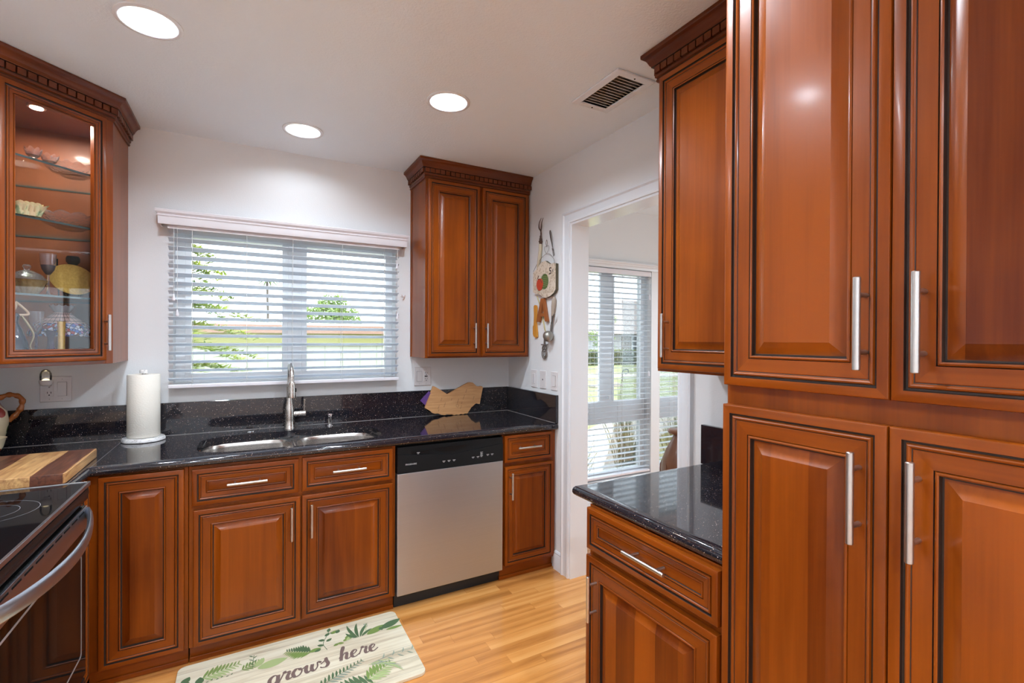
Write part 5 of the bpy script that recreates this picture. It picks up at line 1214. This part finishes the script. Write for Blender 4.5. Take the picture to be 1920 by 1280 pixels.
# slim palm far away
PXX, PYY_ = -1.20, 11.5
r = root('palm_tree', (PXX, PYY_, GZ), 'slim tall palm seen between the blind slats', 'palm')
MB().tube([(PXX, PYY_, GZ), (PXX, PYY_, 2.2), (PXX-.02, PYY_, 2.95)], .03, 8, rs=[.05, .03, .03]).build('trunk', M['bark'], r)
mb = MB()
for k in range(14):
    a = 2*PI*k/14; pts = [Vector((PXX, PYY_, 2.95))+Vector((math.cos(a)*.42*f, math.sin(a)*.42*f, .24*f-.34*f*f)) for f in (0, .25, .5, .75, 1)]
    mb.tube(pts, .02, 5, rs=[.008, .03, .03, .02, .004], flat=.2)
mb.build('fronds', M['leafg'], r)
# across the lawn: house, hedge, tree, shrubs
r = root('neighbour_house', (20, 27, GZ), 'single-storey white house with pale roof across the lawn', 'house')
HY = 24.0
MB().box(13, 36, HY, HY+8, GZ, 1.92).build('wall', plain('white_stucco', (.36, .36, .36), .8), r)
mb = MB(); mb.add([(11.5, HY-.9, 1.86), (37, HY-.9, 1.86), (37, HY+9, 1.86), (11.5, HY+9, 1.86), (14.5, HY+4, 4.75), (34, HY+4, 4.75)], [(0, 1, 2, 3), (0, 1, 5, 4), (1, 2, 5), (2, 3, 4, 5), (3, 0, 4)])
mb.build('roof', plain('pale_pink_roof', (.24, .20, .185), .85), r)
def hwin(x0, x1, z0, z1, nx, nz):
    f = MB().box(x0, x1, HY-.05, HY, z0, z1).build('window', M['vinyl'], r); mb = MB(); wx = (x1-x0)/nx; wz = (z1-z0)/nz
    for i in range(nx):
        for j in range(nz): mb.box(x0+wx*i+.05, x0+wx*(i+1)-.05, HY-.07, HY-.04, z0+wz*j+.05, z0+wz*(j+1)-.05)
    mb.build('panes', plain('dark_window_glass', (.03, .045, .05), .15, spec=.2), f)
hwin(23.35, 26.2, .60, 1.72, 4, 3); hwin(16.0, 18.9, .65, 1.70, 4, 2); hwin(29, 31, .6, 1.7, 2, 2)
MB().box(22.4, 23.3, HY-.06, HY, GZ, 1.72).build('door', plain('tan_door', (.16, .11, .07), .6), r)
r = root('hedge', (21, 21, GZ), 'long clipped green hedge in front of the white house', 'hedge')
MB().box(13.2, 36.2, 20.3, 21.3, GZ, .72).build('branches', plain('hedge_core', (.07, .09, .03), .9), r)
mb = MB()
for k in range(9000):
    x = rg.uniform(13, 30); q = rg.random()
    y, z = (20.26+rg.uniform(-.06, .04), rg.uniform(-.10, .76)) if q < .65 else (rg.uniform(20.2, 21.3), .74+rg.uniform(-.04, .06))
    d = Vector((rg.uniform(-1, 1), rg.uniform(-1, 1), rg.uniform(-1, 1))).normalized(); e = d.orthogonal().normalized(); p = Vector((x, y, z)); l = .07
    mb.add([p-d*l, p+e*l*.5, p+d*l, p-e*l*.5], [(0, 1, 2, 3)])
mb.build('foliage', M['hedge'], r, fix=False)
r = root('lawn_tree', (15.6, 17.5, GZ), 'young loose-crowned tree on the lawn in front of the house', 'tree')
TX2, TY2 = 14.55, 16.5
MB().tube([(TX2, TY2, GZ), (TX2+.05, TY2, .9), (TX2, TY2, 1.8)], .05, 8).build('trunk', M['bark'], r)
mb = MB()
for cx, cz, rr_, n in ((TX2, 2.15, .45, 330), (TX2+.45, 2.5, .35, 260), (TX2-.75, 1.65, .45, 260), (TX2+.35, 1.5, .35, 160), (TX2-.35, 1.2, .3, 120), (TX2+.55, 1.05, .2, 60)): leaves(mb, cx, TY2, cz, rr_, rr_, rr_*.75, n, .07, rg)
mb.build('foliage', M['leafg'], r, fix=False)
# garden ornaments on the lawn
r = root('iron_bird', (10.6, 11.0, GZ), 'dark wire garden ornament standing on the lawn', 'garden ornament')
MB().tube(catmull([(10.9, 11, GZ), (10.92, 11, .22), (11.15, 11, .30), (11.2, 11, .18), (11.05, 11, .12)], 5), .02, 6).build('wire', M['slot'], r)
MB().tube([(10.0, 11, GZ+.02), (10.05, 11, .24)], .02, 6).build('post', M['slot'], r)
rg2 = random.Random(9); stm = plain('garden_stone', (.22, .19, .16), .8)
for k in range(5):
    sx_, sy_ = 8.4+k*.27+rg2.uniform(-.05, .05), 9.6+rg2.uniform(-.1, .1)
    single(MB().lathe([(0, 0), (.16, .01), (.13, .07), (0, .10)], (sx_, sy_, GZ), 10, wav=lambda a, r_, z: .15*math.sin(3*a+k)), 'garden_stone', stm, (sx_, sy_, GZ), 'low garden stone in a short row on the lawn', 'stone', 'garden stones in a row', smooth=50)
# strappy grasses under the dining windows
M['blade'] = leafmat('strappy_leaves', (.06, .10, .03), (.26, .28, .07))
def clump(x, y, n, L, lean_, label, seed, spread=.10, twist=0):
    rr_ = random.Random(seed); r = root('grass_clump', (x, y, GZ), label, 'plant', group='strappy grasses under the dining windows'); mb = MB()
    for k in range(n):
        a = rr_.uniform(0, 2*PI); l = L*rr_.uniform(.6, 1.1); ln_ = lean_*rr_.uniform(.2, 1.1); px_, py_ = x+rr_.uniform(-spread, spread), y+rr_.uniform(-spread*.7, spread*.7); vs = []
        wd = rr_.uniform(.006, .011); ca, sa = math.cos(a), math.sin(a); tw = twist
        for j in range(7):
            f = j/6; w__ = wd*(1-f)**.7; cx = px_+(ca*ln_+tw)*f**1.6*l; cy = py_+sa*ln_*f**1.6*l*.6; cz = GZ+l*f*(1-.22*ln_*f)
            vs += [(cx-sa*w__, cy+ca*w__, cz), (cx+sa*w__, cy-ca*w__, cz)]
        mb.add(vs, [(2*j, 2*j+1, 2*j+3, 2*j+2) for j in range(6)])
    mb.build('blades', M['blade'], r, fix=False)
clump(.95, .75, 130, .80, .75, 'strappy grass clump outside the left dining window, low and spreading', 1, .22)
clump(1.93, .85, 90, 1.12, .55, 'taller strappy grass clump leaning beside the white window post', 2, .10)
clump(2.75, .85, 90, 1.05, .6, 'strappy grass clump outside the right dining window', 3, .16)
